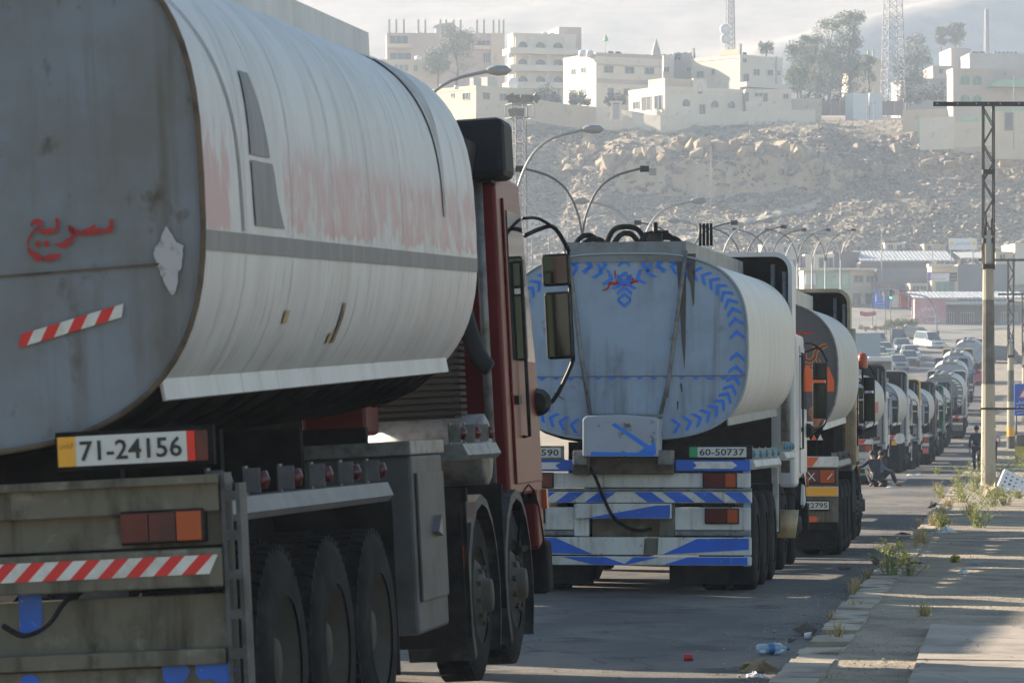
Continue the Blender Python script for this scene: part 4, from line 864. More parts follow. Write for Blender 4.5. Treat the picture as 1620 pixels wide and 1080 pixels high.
def boulder(px, py, size, label, tan=False, group='boulders lying on the hillside', st=1.0):
    p, d = near_px(px, py)
    if p is None: return
    s = size / (F / d); me = rg.choice(RT if tan else RK)
    o = inst(me, 'boulder', None, (p.x, p.y, p.z + s * .02), (rg.uniform(-.3,.3), rg.uniform(-.3,.3), rg.uniform(0, 6)), (s*rg.uniform(.9,1.2), s*rg.uniform(.8,1.1), s*rg.uniform(.75,1.0)*st)); tag(o, label.replace('@', where(px, py)).replace('#', 'large' if size > 22 else 'medium' if size > 13 else 'small'), 'boulder', group)
boulder(905, 272, 30, 'grey pointed boulder with a tan top standing in the gully by the second lamp column')
boulder(896, 258, 15, 'small tan block balanced beside the pointed gully boulder', True)
for px, py, s in ((1400,300,30),(1322,258,26),(1342,268,24),(1375,262,30),(1295,270,28),(1305,292,24),(1420,240,32),(1440,250,24),(1480,236,30),(1500,262,30),(1530,240,26),(1545,255,24),(1590,262,30),(1607,245,28),(1360,240,26),(1270,262,30),(1255,285,26),(1468,262,24),(1335,285,22),(1515,285,20),(1283,252,26),(1392,270,24),(1572,285,22),(1450,222,22),(1600,222,22),(1248,262,30)):
    boulder(px, py, s * rg.uniform(.85, 1.2), '# grey angular boulder @', False, 'boulders of the grey outcrop')
for i in range(15): boulder(1120 + i*6.5, 338 - i*2.9 + rg.uniform(-2,2), rg.uniform(7, 11), '# grey trackside block @', False, 'blocks edging the dusty track')
for i in range(34):
    u = i / 33; boulder(955 + 345*u, 262 - 22*math.sin(u*3) + rg.uniform(-14, 16), rg.uniform(14, 30), '# tan cliff block @', True, 'blocks of the tan cliff', 1.5)
for i in range(16): boulder(925 + rg.uniform(-8, 14), 215 + i*3.2, rg.uniform(12, 22), '# tan gully-edge block @', True, 'blocks at the gully edge', 1.4)
for i in range(60): boulder(rg.uniform(830, 1250), rg.uniform(198, 345), rg.uniform(9, 17), '# lone rock @', rg.random() < .25, 'rocks scattered on the rubble slope')
sm = MB(); base = [( [tuple(v.co) for v in me.vertices], [tuple(p.vertices) for p in me.polygons]) for me in RK]
for i in range(34000):
    d = rg.uniform(456, 522); px = rg.uniform(790, 1640); p = on_hill(px, d)
    dens = .42 + .65 * ss(.0, .35, fb(p.x*.06, p.y*.09, 12)) + (.4 if px > 1250 and d > 488 else 0)
    if rg.random() > dens or (px > 930 and px < 1450 and d > 509 + 3*noise.noise(Vector((px*.02, 0, 0)))): continue
    s = rg.choice((.2,.25,.3,.35,.45,.6,.9)) * rg.uniform(.7, 1.3) * (1.35 if rg.random() < .12 else 1); M_ = Matrix.Rotation(rg.uniform(0, 6), 3, 'Z') @ Matrix.Rotation(rg.uniform(-.5, .5), 3, 'X')
    vs, fs = rg.choice(base); sm.add([M_ @ Vector((v[0]*s*1.1, v[1]*s, v[2]*s*.9)) + p for v in vs], fs)
o = sm.build('rubble', m_rock, fix=False); tag(o, 'loose grey rubble covering the slope', 'rubble', kind='stuff')
# low dry scrub
m_scrub = M('dry_scrub', (.11,.11,.055), .9, c2=(.2,.17,.09), sc=.5, world=True)
sc_ = MB()
for i in range(3200):
    d = rg.uniform(458, 524); px = rg.uniform(800, 1640); p = on_hill(px, d)
    for k in range(7):
        q = Vector((rg.gauss(0,.22), rg.gauss(0,.22), rg.uniform(0,.4))) + p; a = Vector((rg.uniform(-.2,.2), rg.uniform(-.2,.2), rg.uniform(.05,.22))); b = Vector((rg.uniform(-.2,.2), rg.uniform(-.2,.2), 0))
        sc_.add([q, q+a, q+b], [(0,1,2)])
o = sc_.build('scrub', m_scrub, fix=False); tag(o, 'dry olive scrub dotting the slope', 'scrub', kind='stuff')

# ------------------------------------------------------------ trees and bushes
m_bark = M('pale_bark', (.2,.16,.12), .9, c2=(.1,.08,.06), sc=2)
def leafmat(n, c, c2): return M(n, c, .75, c2=c2, sc=.9, lo=.4, hi=.62)
m_euc = leafmat('eucalyptus_leaf', (.15,.17,.11), (.22,.23,.15)); m_olive = leafmat('olive_leaf', (.11,.135,.08), (.18,.19,.12)); m_brgreen = leafmat('bright_leaf', (.1,.16,.05), (.07,.12,.04))
def tree(name, label, cat, px, ybot, ytop, wpx, d, m=None, seed=0, gaps=.5, group=None, leaf=.3, nleaf=2200, trunk=True):
    rg = random.Random(seed); s = F / d; base = W(px, ybot, d); Hh = (ybot - ytop) / s; Wd = wpx / s / 2
    root = thing(name, label, cat, base, rg.uniform(0, 6), group)
    tr = MB(); tips = []
    nb = 7 if trunk else 5
    if trunk: tr.tube([(0,0,-2), (.1*Wd, 0, Hh*.25), (-.05*Wd, .05*Wd, Hh*.55), (.05*Wd, 0, Hh*.85)], [Hh*.022+.06, Hh*.018+.05, Hh*.012+.03, .03], 7)
    for i in range(nb * 5):
        z = Hh * rg.uniform(.2 if trunk else .15, .92); q = rg.uniform(0, 6.28); r_ = Wd * rg.uniform(.35, .85) * (1 - .45*abs(z/Hh-.5))
        e = Vector((r_*math.cos(q), r_*math.sin(q), min(Hh*.95, z + Hh*.1))); tips.append((e, rg.uniform(.2, .4)))
        if trunk and i % 3 == 0: tr.tube([(0, 0, z*.7), (e.x*.5, e.y*.5, z*.92), e], [.09*Hh/8, .05*Hh/8, .02], 5)
    if trunk: tr.build('trunk', m_bark, root, fix=False)
    else: tr.tube([(0,0,-.5),(0,0,Hh*.4)], .05, 5); tr.build('stem', m_bark, root, fix=False)
    lf = MB()
    for i in range(int(nleaf * (1.7 if trunk else 1.2))):
        e, k = rg.choice(tips); R_ = min(Wd, Hh*.5) * k * 1.4
        v = Vector((rg.gauss(0,1), rg.gauss(0,1), rg.gauss(0,1))).normalized() * rg.random() ** .45
        p = e + Vector((v.x*R_, v.y*R_, v.z*R_*.85))
        if not trunk: p.z = max(.05, p.z * rg.uniform(.3, 1.05))
        a = Vector((rg.uniform(-1,1), rg.uniform(-1,1), rg.uniform(-1.2,.6))).normalized() * leaf * rg.uniform(.5, 1.2); b = a.cross(Vector((rg.uniform(-1,1), rg.uniform(-1,1), rg.uniform(-1,1)))).normalized() * leaf * .4
        lf.add([p, p+a*.5+b, p+a, p+a*.5-b], [(0,1,2,3)])
    lf.build('crown' if trunk else 'foliage', m or m_euc, root, fix=False); return root
tree('eucalyptus_tree', 'tall pale eucalyptus in front of the unfinished block with rebar columns', 'tree', 722, 128, 48, 72, 600, seed=1, nleaf=2600)
tree('eucalyptus_tree', 'smaller loose tree left of the tall eucalyptus by the yellow house', 'tree', 692, 125, 80, 45, 598, seed=2)
tree('tree', 'highest open-crowned tree of the grove, beside the white cabin', 'tree', 1345, 150, 20, 52, 590, seed=3, nleaf=2200, leaf=.38)
tree('tree', 'tall dark tree in the middle of the hilltop grove', 'tree', 1312, 150, 32, 55, 592, m=m_olive, seed=4, nleaf=2600)
tree('tree', 'broad low tree at the left end of the hilltop grove', 'tree', 1268, 155, 72, 60, 588, m=m_olive, seed=5, nleaf=2400)
tree('tree', 'light green rounded tree low in the hilltop grove', 'tree', 1262, 158, 105, 38, 580, m=m_brgreen, seed=6, nleaf=1500)
tree('tree', 'short bushy tree behind the brown fence', 'tree', 1300, 162, 110, 60, 575, m=m_olive, seed=7, nleaf=1800)
tree('tree', 'wide low tree filling the centre of the grove below the tall dark one', 'tree', 1290, 160, 78, 75, 584, m=m_olive, seed=43, nleaf=3200)
tree('tree', 'wide low tree filling the right of the grove left of the white cabin', 'tree', 1332, 160, 88, 60, 582, m=m_euc, seed=44, nleaf=2600)
tree('tree', 'feathery tree leaning out of the left of the grove', 'tree', 1280, 158, 56, 40, 590, m=m_euc, seed=45, nleaf=2000)
tree('conifer_tree', 'dark cypress-like tree left of the big lattice mast', 'tree', 1375, 150, 85, 26, 575, m=m_olive, seed=8, nleaf=1300)
tree('tree', 'round tree right of the big lattice mast', 'tree', 1452, 120, 58, 48, 600, m=m_euc, seed=9, nleaf=1500)
tree('tree', 'wide dark tree under the round one beside the lattice mast', 'tree', 1440, 150, 88, 60, 585, m=m_olive, seed=10, nleaf=1700)
tree('tree', 'left of the two far trees on the right skyline', 'tree', 1490, 80, 45, 22, 700, seed=11, nleaf=1100, leaf=.5)
tree('tree', 'right and taller of the two far trees on the right skyline', 'tree', 1512, 80, 38, 28, 700, seed=12, nleaf=1200, leaf=.5)
tree('tree', 'tree behind the rooftop of the shaded villa', 'tree', 1212, 92, 66, 26, 600, seed=13, nleaf=700)
tree('bush', 'dense round bush left of the pale two-storey house', 'bush', 868, 166, 134, 46, 532, m=m_olive, seed=14, nleaf=1500, trunk=False, leaf=.35)
tree('bush', 'lower bush between the dense bush and the garden gate', 'bush', 915, 167, 143, 44, 530, m=m_olive, seed=15, nleaf=1300, trunk=False, leaf=.35)
tree('bush', 'dark bush against the shaded wall left of the single-storey villa', 'bush', 972, 168, 145, 40, 532, m=m_olive, seed=16, nleaf=1200, trunk=False, leaf=.35)
tree('bush', 'small bush on the bank beside the green-topped wall', 'bush', 1446, 216, 199, 24, 515, m=m_olive, seed=17, nleaf=500, trunk=False, leaf=.3)
for i, (px, yb, w_) in enumerate(((1285, 172, 40), (1330, 172, 44), (1370, 172, 30), (1440, 165, 50), (1480, 160, 50))):
    tree('bush', ['brown scrubby bush at the left end of the brown fence','brown scrubby bush behind the middle of the brown fence','brown scrubby bush by the white cabin','grey-green bush below the lattice mast trees','grey-green bush left of the arched-window building'][i], 'bush', px, yb, yb-28, w_, 560, m=leafmat('brown_scrub_leaf', (.17,.14,.1), (.11,.11,.07)), seed=30+i, nleaf=900, trunk=False, leaf=.4)
# ------------------------------------------------------------ houses on the plateau
def wallm(n, c): return M(n, c, .85, c2=tuple(v*.85 for v in c), sc=.12, c3=tuple(v*.7 for v in c), sc3=.7, lo3=.58, hi3=.7)
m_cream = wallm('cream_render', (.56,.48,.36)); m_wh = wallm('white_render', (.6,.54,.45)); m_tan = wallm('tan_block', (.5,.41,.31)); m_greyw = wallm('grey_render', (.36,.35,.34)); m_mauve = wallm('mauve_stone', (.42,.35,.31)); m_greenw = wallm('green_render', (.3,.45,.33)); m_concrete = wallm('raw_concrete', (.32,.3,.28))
m_frame = M('window_frame_grey', (.35,.33,.32), .6); m_pane = M('window_pane', (.05,.065,.08), .1); m_panegreen = M('green_pane', (.09,.22,.14), .3); m_tankb = M('black_water_tank', (.03,.035,.045), .4); m_tankw = M('white_water_tank', (.55,.57,.6), .4)
class House:
    def __init__(s, name, label, cat, xl, xc, x1, ytop, ybot, d, m, th=None, par=1.0, depth=10, group=None, roofm=None, down=4):
        s.s = F / d; s.th = R(th if th is not None else (24 if xc > xl else 3)); s.xc = xc; s.yb = ybot
        s.w = (x1 - xc) / s.s / math.cos(s.th); s.dp = (xc - xl) / s.s / math.sin(s.th) if xc > xl else depth; s.h = (ybot - ytop) / s.s
        s.root = thing(name, label, cat, W(xc, ybot, d), AZ + s.th, group); s.m = m
        k = MB(); k.box(0, s.w, 0, s.dp, -down, s.h - par*.6); k.build('wall', m, s.root)
        k = MB(); t = .2; z0, z1_ = s.h - par*.6, s.h
        if par: 
            k.box(-.06, s.w+.06, -.06, t, z0, z1_); k.box(-.06, s.w+.06, s.dp-t, s.dp+.06, z0, z1_); k.box(-.06, t, t, s.dp-t, z0, z1_); k.box(s.w-t, s.w+.06, t, s.dp-t, z0, z1_); k.build('parapet', roofm or m, s.root)
    def X(s, px): return (px - s.xc) / s.s / math.cos(s.th)
    def Y(s, px): return (s.xc - px) / s.s / math.sin(s.th)
    def Z(s, py): return (s.yb - py) / s.s
    def win(s, x0, x1, y0, y1, pane=None, side=False, arch=False, bars=1, name='window', frame=None, par=None):
        # reveal: frame proud of the wall, dark pane set inside it
        if side: a, b = s.Y(x1), s.Y(x0)
        else: a, b = s.X(x0), s.X(x1)
        z0, z1_ = s.Z(y1), s.Z(y0); t = .09
        k = MB()
        def bx(u0, u1, v0, v1, w0, w1): (k.box(-w1, -w0, u0, u1, v0, v1) if side else k.box(u0, u1, -w1, -w0, v0, v1))
        if arch:
            n = 10; rr = (b-a)/2; zc = z1_ - rr
            def ring(r_): return [((a+b)/2 + r_*math.cos(PI*i/n), zc + r_*math.sin(PI*i/n)) for i in range(n+1)]
            O = ring(rr+t) + [(a-t, z0), (a, z0)] + ring(rr)[::-1] + [(b, z0), (b+t, z0)]
            k.prism(O, -.08, .02, 'x' if side else 'y')
        else:
            bx(a-t, b+t, z0-t, z0, -.02, .1); bx(a-t, b+t, z1_, z1_+t, -.02, .1); bx(a-t, a, z0, z1_, -.02, .09); bx(b, b+t, z0, z1_, -.02, .09)
        for i in range(bars): c = a + (b-a)*(i+1)/(bars+1); bx(c-.035, c+.035, z0, z1_, .012, .05)
        f = k.build(name, frame or m_frame, s.root)
        p = MB()
        if arch: p.prism([(b, z0)] + [((a+b)/2 + rr*math.cos(PI*i/n), zc + rr*math.sin(PI*i/n)) for i in range(n+1)] + [(a, z0)], -.012, -.004, 'x' if side else 'y')
        elif side: p.box(-.012, -.004, a, b, z0, z1_)
        else: p.box(a, b, -.012, -.004, z0, z1_)
        p.build('pane', pane or m_pane, f); return f
    def box(s, name, x0, x1, y0, y1, m, out=.0, back=None, roofz=None):
        k = MB(); k.box(s.X(x0), s.X(x1), -out, back if back is not None else .0-.003, s.Z(y1), s.Z(y0)); return k.build(name, m, s.root)
    def roofbox(s, name, x0, x1, y0, m, ya=.5, yb=None, zb=None):
        k = MB(); k.box(s.X(x0), s.X(x1), ya, yb or s.dp*.6, (s.h-.7) if zb is None else zb, s.Z(y0)); return k.build(name, m, s.root)
    def tank(s, px, n=1, m=None, r=.6, h=1.1, y=2.0, up=.0):
        for i in range(n):
            k = MB(); k.smooth = True; k.lathe([(0,.001),(0,r),(h*.85,r),(h,r*.5),(h,.001)], 12, 'z', (s.X(px)+i*r*2.3, y, s.h-.6+up)); k.build('water_tank', m or m_tankb, s.root)
A = House('apartment_block', 'unfinished three-storey block with bare concrete columns rising from its roof', 'building', 612, 612, 798, 52, 142, 630, m_mauve, th=3, depth=14)
for px in (616, 627, 639, 662, 673, 697, 706, 718, 729, 755, 766, 781, 790, 797): k = MB(); k.box(A.X(px)-.18, A.X(px)+.18, 1, 1.4, A.h-.6, A.Z(30)); k.tube([(A.X(px)+.1, 1.2, A.Z(30)), (A.X(px)+.1, 1.2, A.Z(26))], .03, 4); k.build('roof_column', m_concrete, A.root)
for r_ in ((617,645,57,72),(617,650,84,95),(755,775,64,72),(765,775,84,98),(742,750,62,68)): A.win(*r_, bars=2)
A.box('balcony', 614, 652, 70, 76, m_cream, 1.2); A.box('balcony', 738, 776, 72, 78, m_cream, 1.2); A.box('balcony', 614, 652, 96, 101, m_cream, 1.2)
A.box('corner_bay', 776, 798, 52, 142, m_tan, .8); k = MB(); k.box(A.X(690), A.X(720), 2, 6, A.h, A.Z(40)); k.prism([(A.X(686), A.Z(40)), (A.X(722), A.Z(40)), (A.X(718), A.Z(33)), (A.X(694), A.Z(36))], 1.8, 6.2); k.build('roof_shed', m_greyw, A.root)
A.tank(664, 1, m_tankw, y=3)
B = House('house', 'low yellow house with green shutters left of the eucalyptus', 'house', 600, 600, 692, 94, 125, 600, m_cream, th=4)
for x in (624, 632, 640, 655): B.win(x, x+5, 103, 112, m_panegreen)
B.tank(662, 1, m_tankw, up=.4)
Cc = House('apartment_block', 'four-storey block with arched windows and curved white balconies', 'building', 803, 812, 912, 52, 140, 605, m_wh, th=14)
for i in range(3):
    yb = 76 + 27*i
    for x in (820, 848, 876): Cc.win(x, x+14, yb-10, yb, arch=True, bars=0)
    k = MB(); k.box(-1.0, Cc.w, -1.6, -1.45, Cc.Z(yb+10), Cc.Z(yb)); k.box(-1.0, -.85, -1.449, Cc.dp, Cc.Z(yb+10), Cc.Z(yb)); k.box(-1.0, Cc.w, -1.449, -.004, Cc.Z(yb+10), Cc.Z(yb+9)); k.build('balcony', m_wh, Cc.root)
    for x in (813, 835, 864, 891): k = MB(); k.box(Cc.X(x)-.12, Cc.X(x)+.12, -1.55, -1.3, Cc.Z(yb), Cc.Z(yb-16)); k.build('balcony_column', m_wh, Cc.root)
k = MB(); k.box(Cc.X(889), Cc.X(925), 2, 10, -4, Cc.Z(39)); k.build('stair_tower', m_mauve, Cc.root)
Cc.tank(868, 2, m_tankw, y=3)
D_ = House('house', 'low flat-roofed house at the left edge of the hilltop, sunlit end wall', 'house', 672, 753, 850, 135, 174, 525, m_cream, th=40)
for x in (764, 791, 820): D_.win(x, x+10, 146, 156)
D_.win(732, 742, 146, 156, side=True); D_.win(713, 717, 145, 150, side=True)
for x in (712, 735, 758, 779): D_.tank(x, 1, m_tankw, .35, .6)
k = MB(); k.box(D_.X(762), D_.X(774), 2, 3, D_.h-.6, D_.Z(121)); k.box(D_.X(784), D_.X(800), 2, 4, D_.h-.6, D_.Z(118)); k.build('roof_room', m_greyw, D_.root)
k = MB(); k.smooth = True; k.lathe([(0,.01),(.05,.6),(.2,.95),(.25,1.0),(.22,.95),(.08,.6)], 16, 'y', (D_.X(823), 1.5, D_.h+.8)); dd = k.build('satellite_dish', m_tankw, D_.root)
E = House('house', 'pale two-storey house with three upper windows and a mauve parapet', 'house', 893, 943, 1050, 83, 172, 545, m_wh, th=26, roofm=m_mauve)
for x in (956, 990, 1022): E.win(x, x+14, 104, 114)
for x in (962, 988): E.win(x, x+9, 139, 149)
for x, y in ((906, 104), (921, 104), (906, 139), (921, 139)): E.win(x, x+6, y, y+8, side=True, pane=m_panegreen if y > 120 else None)
k = MB(); k.box(-.12, E.w, -.12, -.004, E.Z(105)+1.6-1.5, E.Z(103.5)); E.box('ledge', 943, 1050, 101, 102.5, m_mauve, .15) ; E.box('ledge', 943, 1050, 124, 131, m_mauve, .1)
E.tank(975, 1); E.tank(987, 1); E.tank(930, 2, m_tankw)
k = MB(); k.tube([(E.X(972), 3, E.h-.6), (E.X(972), 3, E.Z(60))], .08, 6); k.lathe([(0,.1),(.1,.55),(.6,.35),(1.3,.0)], 8, 'z', (E.X(972), 3, E.Z(62))); k.build('roof_lantern', m_greenw, E.root)
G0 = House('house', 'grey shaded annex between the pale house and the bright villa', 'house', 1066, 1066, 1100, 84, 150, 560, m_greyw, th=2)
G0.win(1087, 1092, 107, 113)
G1 = House('house', 'narrow pale link building right of the three-windowed house', 'house', 1050, 1050, 1066, 87, 150, 556, m_wh, th=2)
G1.win(1051, 1058, 107, 113); G1.tank(1052, 3, m_tankb, .5, .9); G0.tank(1075, 3, m_tankb, .5, .9)
k = MB(); k.lathe([(0,.9),(1.2,.7),(3.2,0)], 8, 'z', (G1.X(1041), 4, G1.h)); k.build('roof_spire', m_greyw, G1.root)
H = House('villa', 'bright two-storey villa with a roof column at each end of its sunlit wall', 'house', 1098, 1171, 1243, 86, 150, 548, m_wh, th=42)
H.win(1107, 1117, 108, 117, m_panegreen, side=True); H.win(1129, 1133, 107, 114, side=True)
k = MB(); k.box(-.1, .3, H.Y(1140), H.Y(1171), H.h, H.Z(77)); k.build('raised_parapet', m_tan, H.root)
for yy in (H.Y(1100), H.Y(1170)): k = MB(); k.box(0, .35, yy-.2, yy+.2, H.h, H.Z(69)); k.build('roof_column', m_concrete, H.root)
H.win(1194, 1203, 108, 117); H.win(1217, 1226, 107, 115); H.win(1235, 1239, 108, 113); H.win(1176, 1185, 117, 129, name='door'); H.win(1176, 1181, 83, 98, name='door')
H.tank(1188, 6, m_tankw, .4, .7); k = MB(); k.box(H.X(1231), H.X(1233.5), -.1, -.004, -1, H.Z(84)); k.build('drain_pipe', m_greyw, H.root)
H.box('terrace', 1171, 1243, 130, 138, m_wh, 1.5)
I_ = House('villa', 'single-storey stone villa with arched windows and a pillared porch on its sunlit side', 'house', 998, 1052, 1180, 136, 184, 528, m_wh, th=30)
for x in (1081, 1128, 1156): I_.win(x, x+11, 156, 167, arch=True)
I_.win(1109, 1117, 163, 178, name='door'); I_.box('raised_panel', 1098, 1120, 122, 137, m_wh, .05, .4); I_.win(1106, 1112, 132, 146, arch=True, bars=0)
k = MB(); k.box(.3, I_.X(1098), .5, I_.dp*.5, I_.h-.5, I_.Z(123)); k.build('roof_room', m_tan, I_.root)
for x0, x1_ in ((1005, 1014),): I_.win(x0, x1_, 156, 167, side=True)
I_.win(1018, 1032, 150, 171, side=True, name='porch', bars=1, frame=m_wh); I_.win(1037, 1048, 150, 171, side=True, name='porch', bars=1, frame=m_wh)
J = House('shed', 'small shed with a lean-to roof right of the single-storey villa', 'shed', 1180, 1180, 1253, 141, 170, 535, m_wh, th=4, depth=5)
J.win(1195, 1206, 142, 152); J.win(1240, 1247, 149, 155); J.win(1208, 1214, 148, 160, name='door'); J.win(1180.5, 1184, 146, 160, name='door')
def yardwall(label, P, hpx, d, m, name='garden_wall', cat='wall', posts=None, grp=None):
    r_ = thing(name, label, cat, W(P[0][0], P[0][1], P[0][2] if len(P[0]) > 2 else d), 0, grp); k = MB(); o = r_.location
    for a, b in zip(P, P[1:]):
        A_ = W(a[0], a[1], a[2] if len(a) > 2 else d) - o; B_ = W(b[0], b[1], b[2] if len(b) > 2 else d) - o; h = hpx / (F/d)
        n = Vector((-(B_-A_).y, (B_-A_).x, 0)).normalized() * .25
        k.add([A_-Vector((0,0,2)), B_-Vector((0,0,2)), B_+Vector((0,0,h)), A_+Vector((0,0,h)), A_+n-Vector((0,0,2)), B_+n-Vector((0,0,2)), B_+n+Vector((0,0,h)), A_+n+Vector((0,0,h))], [(0,1,2,3),(4,7,6,5),(3,2,6,7),(0,3,7,4),(1,5,6,2)])
    k.build('wall_run', m, r_); return r_
yardwall('beige boundary wall curving below the two bushes', [(838,170,524),(870,176,522),(905,181,521),(943,184,520)], 15, 522, m_tan)
yardwall('white yard wall beside the garden gate', [(943,184,520),(970,186,519),(1000,190,517),(1018,193,516)], 14, 518, m_wh)
yardwall('long curved pale wall in front of the single-storey villa', [(1018,193,516),(1045,196,514),(1090,195,515),(1180,189,518),(1290,186,521)], 13, 517, m_wh)
gt = thing('garden_gate', 'white gateway with a flat lintel in the yard wall', 'gate', W(976, 184, 517), AZ)
k = MB(); k.box(-.9, -.65, -.2, .2, -1, 2.1); k.build('gate_post', m_wh, gt); k = MB(); k.box(.45, .7, -.2, .2, -1, 2.1); k.build('gate_post', m_wh, gt); k = MB(); k.box(-1.1, .9, -.25, .25, 2.1, 2.35); k.build('lintel', m_wh, gt); k = MB(); k.box(-.62, .42, -.03, .03, -.5, 1.9); k.build('gate_leaf', m_frame, gt)
K_ = House('storage_tank', 'beige walled tank left of the brown fence', 'tank', 1254, 1254, 1300, 156, 173, 545, m_tan, th=3, depth=6)
fence = thing('wire_fence', 'brown fence with angled concrete posts behind the open ground', 'fence', W(1300, 178, 552), AZ)
k = MB(); k.box(0, 13.5, .05, .1, -.5, 1.9); k.build('fence_panel', M('brown_fence_mesh', (.25,.17,.14), .9), fence)
for i in range(10): k = MB(); k.tube([(i*1.5, 0, -.5), (i*1.5, 0, 2.2), (i*1.5+.25, 0, 2.5)], .06, 5); k.build('fence_post', m_wh, fence)
cb = House('cabin', 'white metal cabin beside the big lattice mast', 'cabin', 1350, 1350, 1376, 147, 177, 548, m_tankw, th=30, par=0, depth=2.2)
cb2 = House('cabin', 'shaded white cabin touching the lattice mast foot', 'cabin', 1376, 1376, 1396, 147, 176, 550, m_tankw, th=2, par=0, depth=2.5)
L_ = House('house', 'tan house with white annex among the hilltop trees', 'house', 1342, 1342, 1400, 92, 140, 610, m_cream, th=3)
L_.win(1350, 1358, 113, 121)
for px in (1376, 1384): k = MB(); k.box(L_.X(px)-.2, L_.X(px)+.2, 1, 1.5, L_.h-.5, L_.Z(78)); k.build('roof_column', m_concrete, L_.root)
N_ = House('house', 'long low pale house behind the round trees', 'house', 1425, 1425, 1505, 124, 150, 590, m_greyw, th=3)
for px in (1418+10, 1447, 1460): k = MB(); k.box(N_.X(px)-.2, N_.X(px)+.2, 1, 1.5, N_.h-.5, N_.Z(107)); k.build('roof_column', m_cream, N_.root)
N2 = House('house', 'small tan house with broken parapet behind the long low house', 'house', 1476, 1476, 1508, 104, 130, 620, m_tan, th=3); N2.win(1486, 1492, 108, 116)
N3 = House('house', 'blocky grey house on the right skyline', 'house', 1505, 1505, 1536, 76, 120, 660, m_mauve, th=6)
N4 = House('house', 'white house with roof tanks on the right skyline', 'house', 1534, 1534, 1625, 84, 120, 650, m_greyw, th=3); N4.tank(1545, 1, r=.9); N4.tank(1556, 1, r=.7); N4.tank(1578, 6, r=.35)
P_ = House('arched_building', 'stone building with paired green arched windows on the right', 'building', 1503, 1508, 1640, 108, 200, 500, wallm('pinkish_stone', (.46,.38,.33)), th=8, depth=12)
for x in (1520, 1540):
    P_.win(x, x+14, 119, 134, arch=True, pane=m_panegreen); P_.win(x, x+14, 150, 166, arch=True, pane=m_panegreen)
P_.box('roof_band', 1576, 1608, 110, 124, m_mauve, .1); k = MB(); k.prism([(P_.X(1560), P_.Z(138)), (P_.X(1640), P_.Z(138)), (P_.X(1630), P_.Z(126)), (P_.X(1575), P_.Z(127))], -2.2, -.02); k.build('green_canopy', m_greenw, P_.root)
Q_ = House('gatehouse', 'cream gatehouse with a dark doorway below the arched-window building', 'house', 1572, 1574, 1640, 172, 208, 488, m_cream, th=6, depth=4, par=.6, roofm=m_greenw); Q_.win(1590, 1604, 178, 206, name='door', bars=0)
yardwall('white wall with a green upper band on the bank', [(1455,216,492),(1510,214,490)], 30, 491, m_wh, grp=None)
yardwall('green band of wall behind the white bank wall', [(1452,196,494),(1508,194,493)], 9, 493, m_greenw)
yardwall('cream wall with green coping right of the white bank wall', [(1510,212,489),(1530,211,488),(1575,208,487)], 18, 489, m_cream)
yardwall('green coping strip beside the gatehouse', [(1520,194,492),(1575,192,491)], 9, 491, m_greenw)
yardwall('low crenellated tan wall below the lattice mast', [(1428,188,505),(1503,186,503)], 14, 504, m_tan)
# lattice masts
def mast(name, label, px, ybot, ytop, wbot, wtop, d, m, bays, cat='lattice mast', lights=False, dishes=()):
    s = F/d; root = thing(name, label, cat, W(px, ybot, d), AZ + .3); H_ = (ybot-ytop)/s; a0, a1 = wbot/s/2/1.2, wtop/s/2/1.2
    def cn(z, i): a = a0 + (a1-a0)*z/H_; return Vector(((-a, a, a, -a)[i], (-a, -a, a, a)[i], z))
    r_ = max(.05, .9/s)
    for i in range(4): k = MB(); k.bar(cn(0, i) - Vector((0,0,2)), cn(H_, i), r_*1.3); k.build('mast_leg', m, root)
    for b in range(bays):
        z0, z1_ = H_*b/bays, H_*(b+1)/bays
        k = MB()
        for i in range(4):
            j = (i+1) % 4; k.bar(cn(z0, i), cn(z1_, j), r_*.7); k.bar(cn(z0, j), cn(z1_, i), r_*.7); k.bar(cn(z1_, i), cn(z1_, j), r_*.7)
        o = k.build('mast_bracing', m, root); o['kind'] = 'stuff'
    for (z_, dx) in dishes:
        k = MB(); k.smooth = True; k.lathe([(0,.001),(0,.9),(.35,.95),(.4,.5)], 14, 'y', (dx, -a0, (ybot-z_)/s)); k.build('dish', m_tankw, root)
    return root, H_, s
m_mast = M('mast_steel', (.13,.135,.15), .6, .2)
mast('lattice_mast', 'large lattice mast beside the white cabin', 1413, 178, -40, 38, 24, 560, m_mast, 13)
mast('lattice_mast', 'lattice mast behind the bright villa with two small dishes', 1155, 120, -30, 16, 11, 640, m_mast, 18, dishes=((47, -1.3), (62, -1.2)))
mast('lattice_mast', 'thin distant mast on the right skyline with panel antennas', 1561, 82, 15, 7, 5, 760, m_mast, 12)
fr, fh_, fs_ = mast('floodlight_mast', 'floodlight tower with a railed platform behind the near red cab', 822, 470, 187, 24, 20, 250, m_mast, 14, cat='floodlight mast')
k = MB(); hw = 18/fs_
for z in (0, 22/fs_):
    for a, b in (((-hw,-hw),(hw,-hw)), ((hw,-hw),(hw,hw)), ((hw,hw),(-hw,hw)), ((-hw,hw),(-hw,-hw))): k.bar((a[0],a[1],fh_+z), (b[0],b[1],fh_+z), .07)
for x, y in ((-hw,-hw),(hw,-hw),(hw,hw),(-hw,hw),(0,-hw)): k.bar((x,y,fh_), (x,y,fh_+22/fs_), .06)
o = k.build('platform_rail', m_mast, fr)
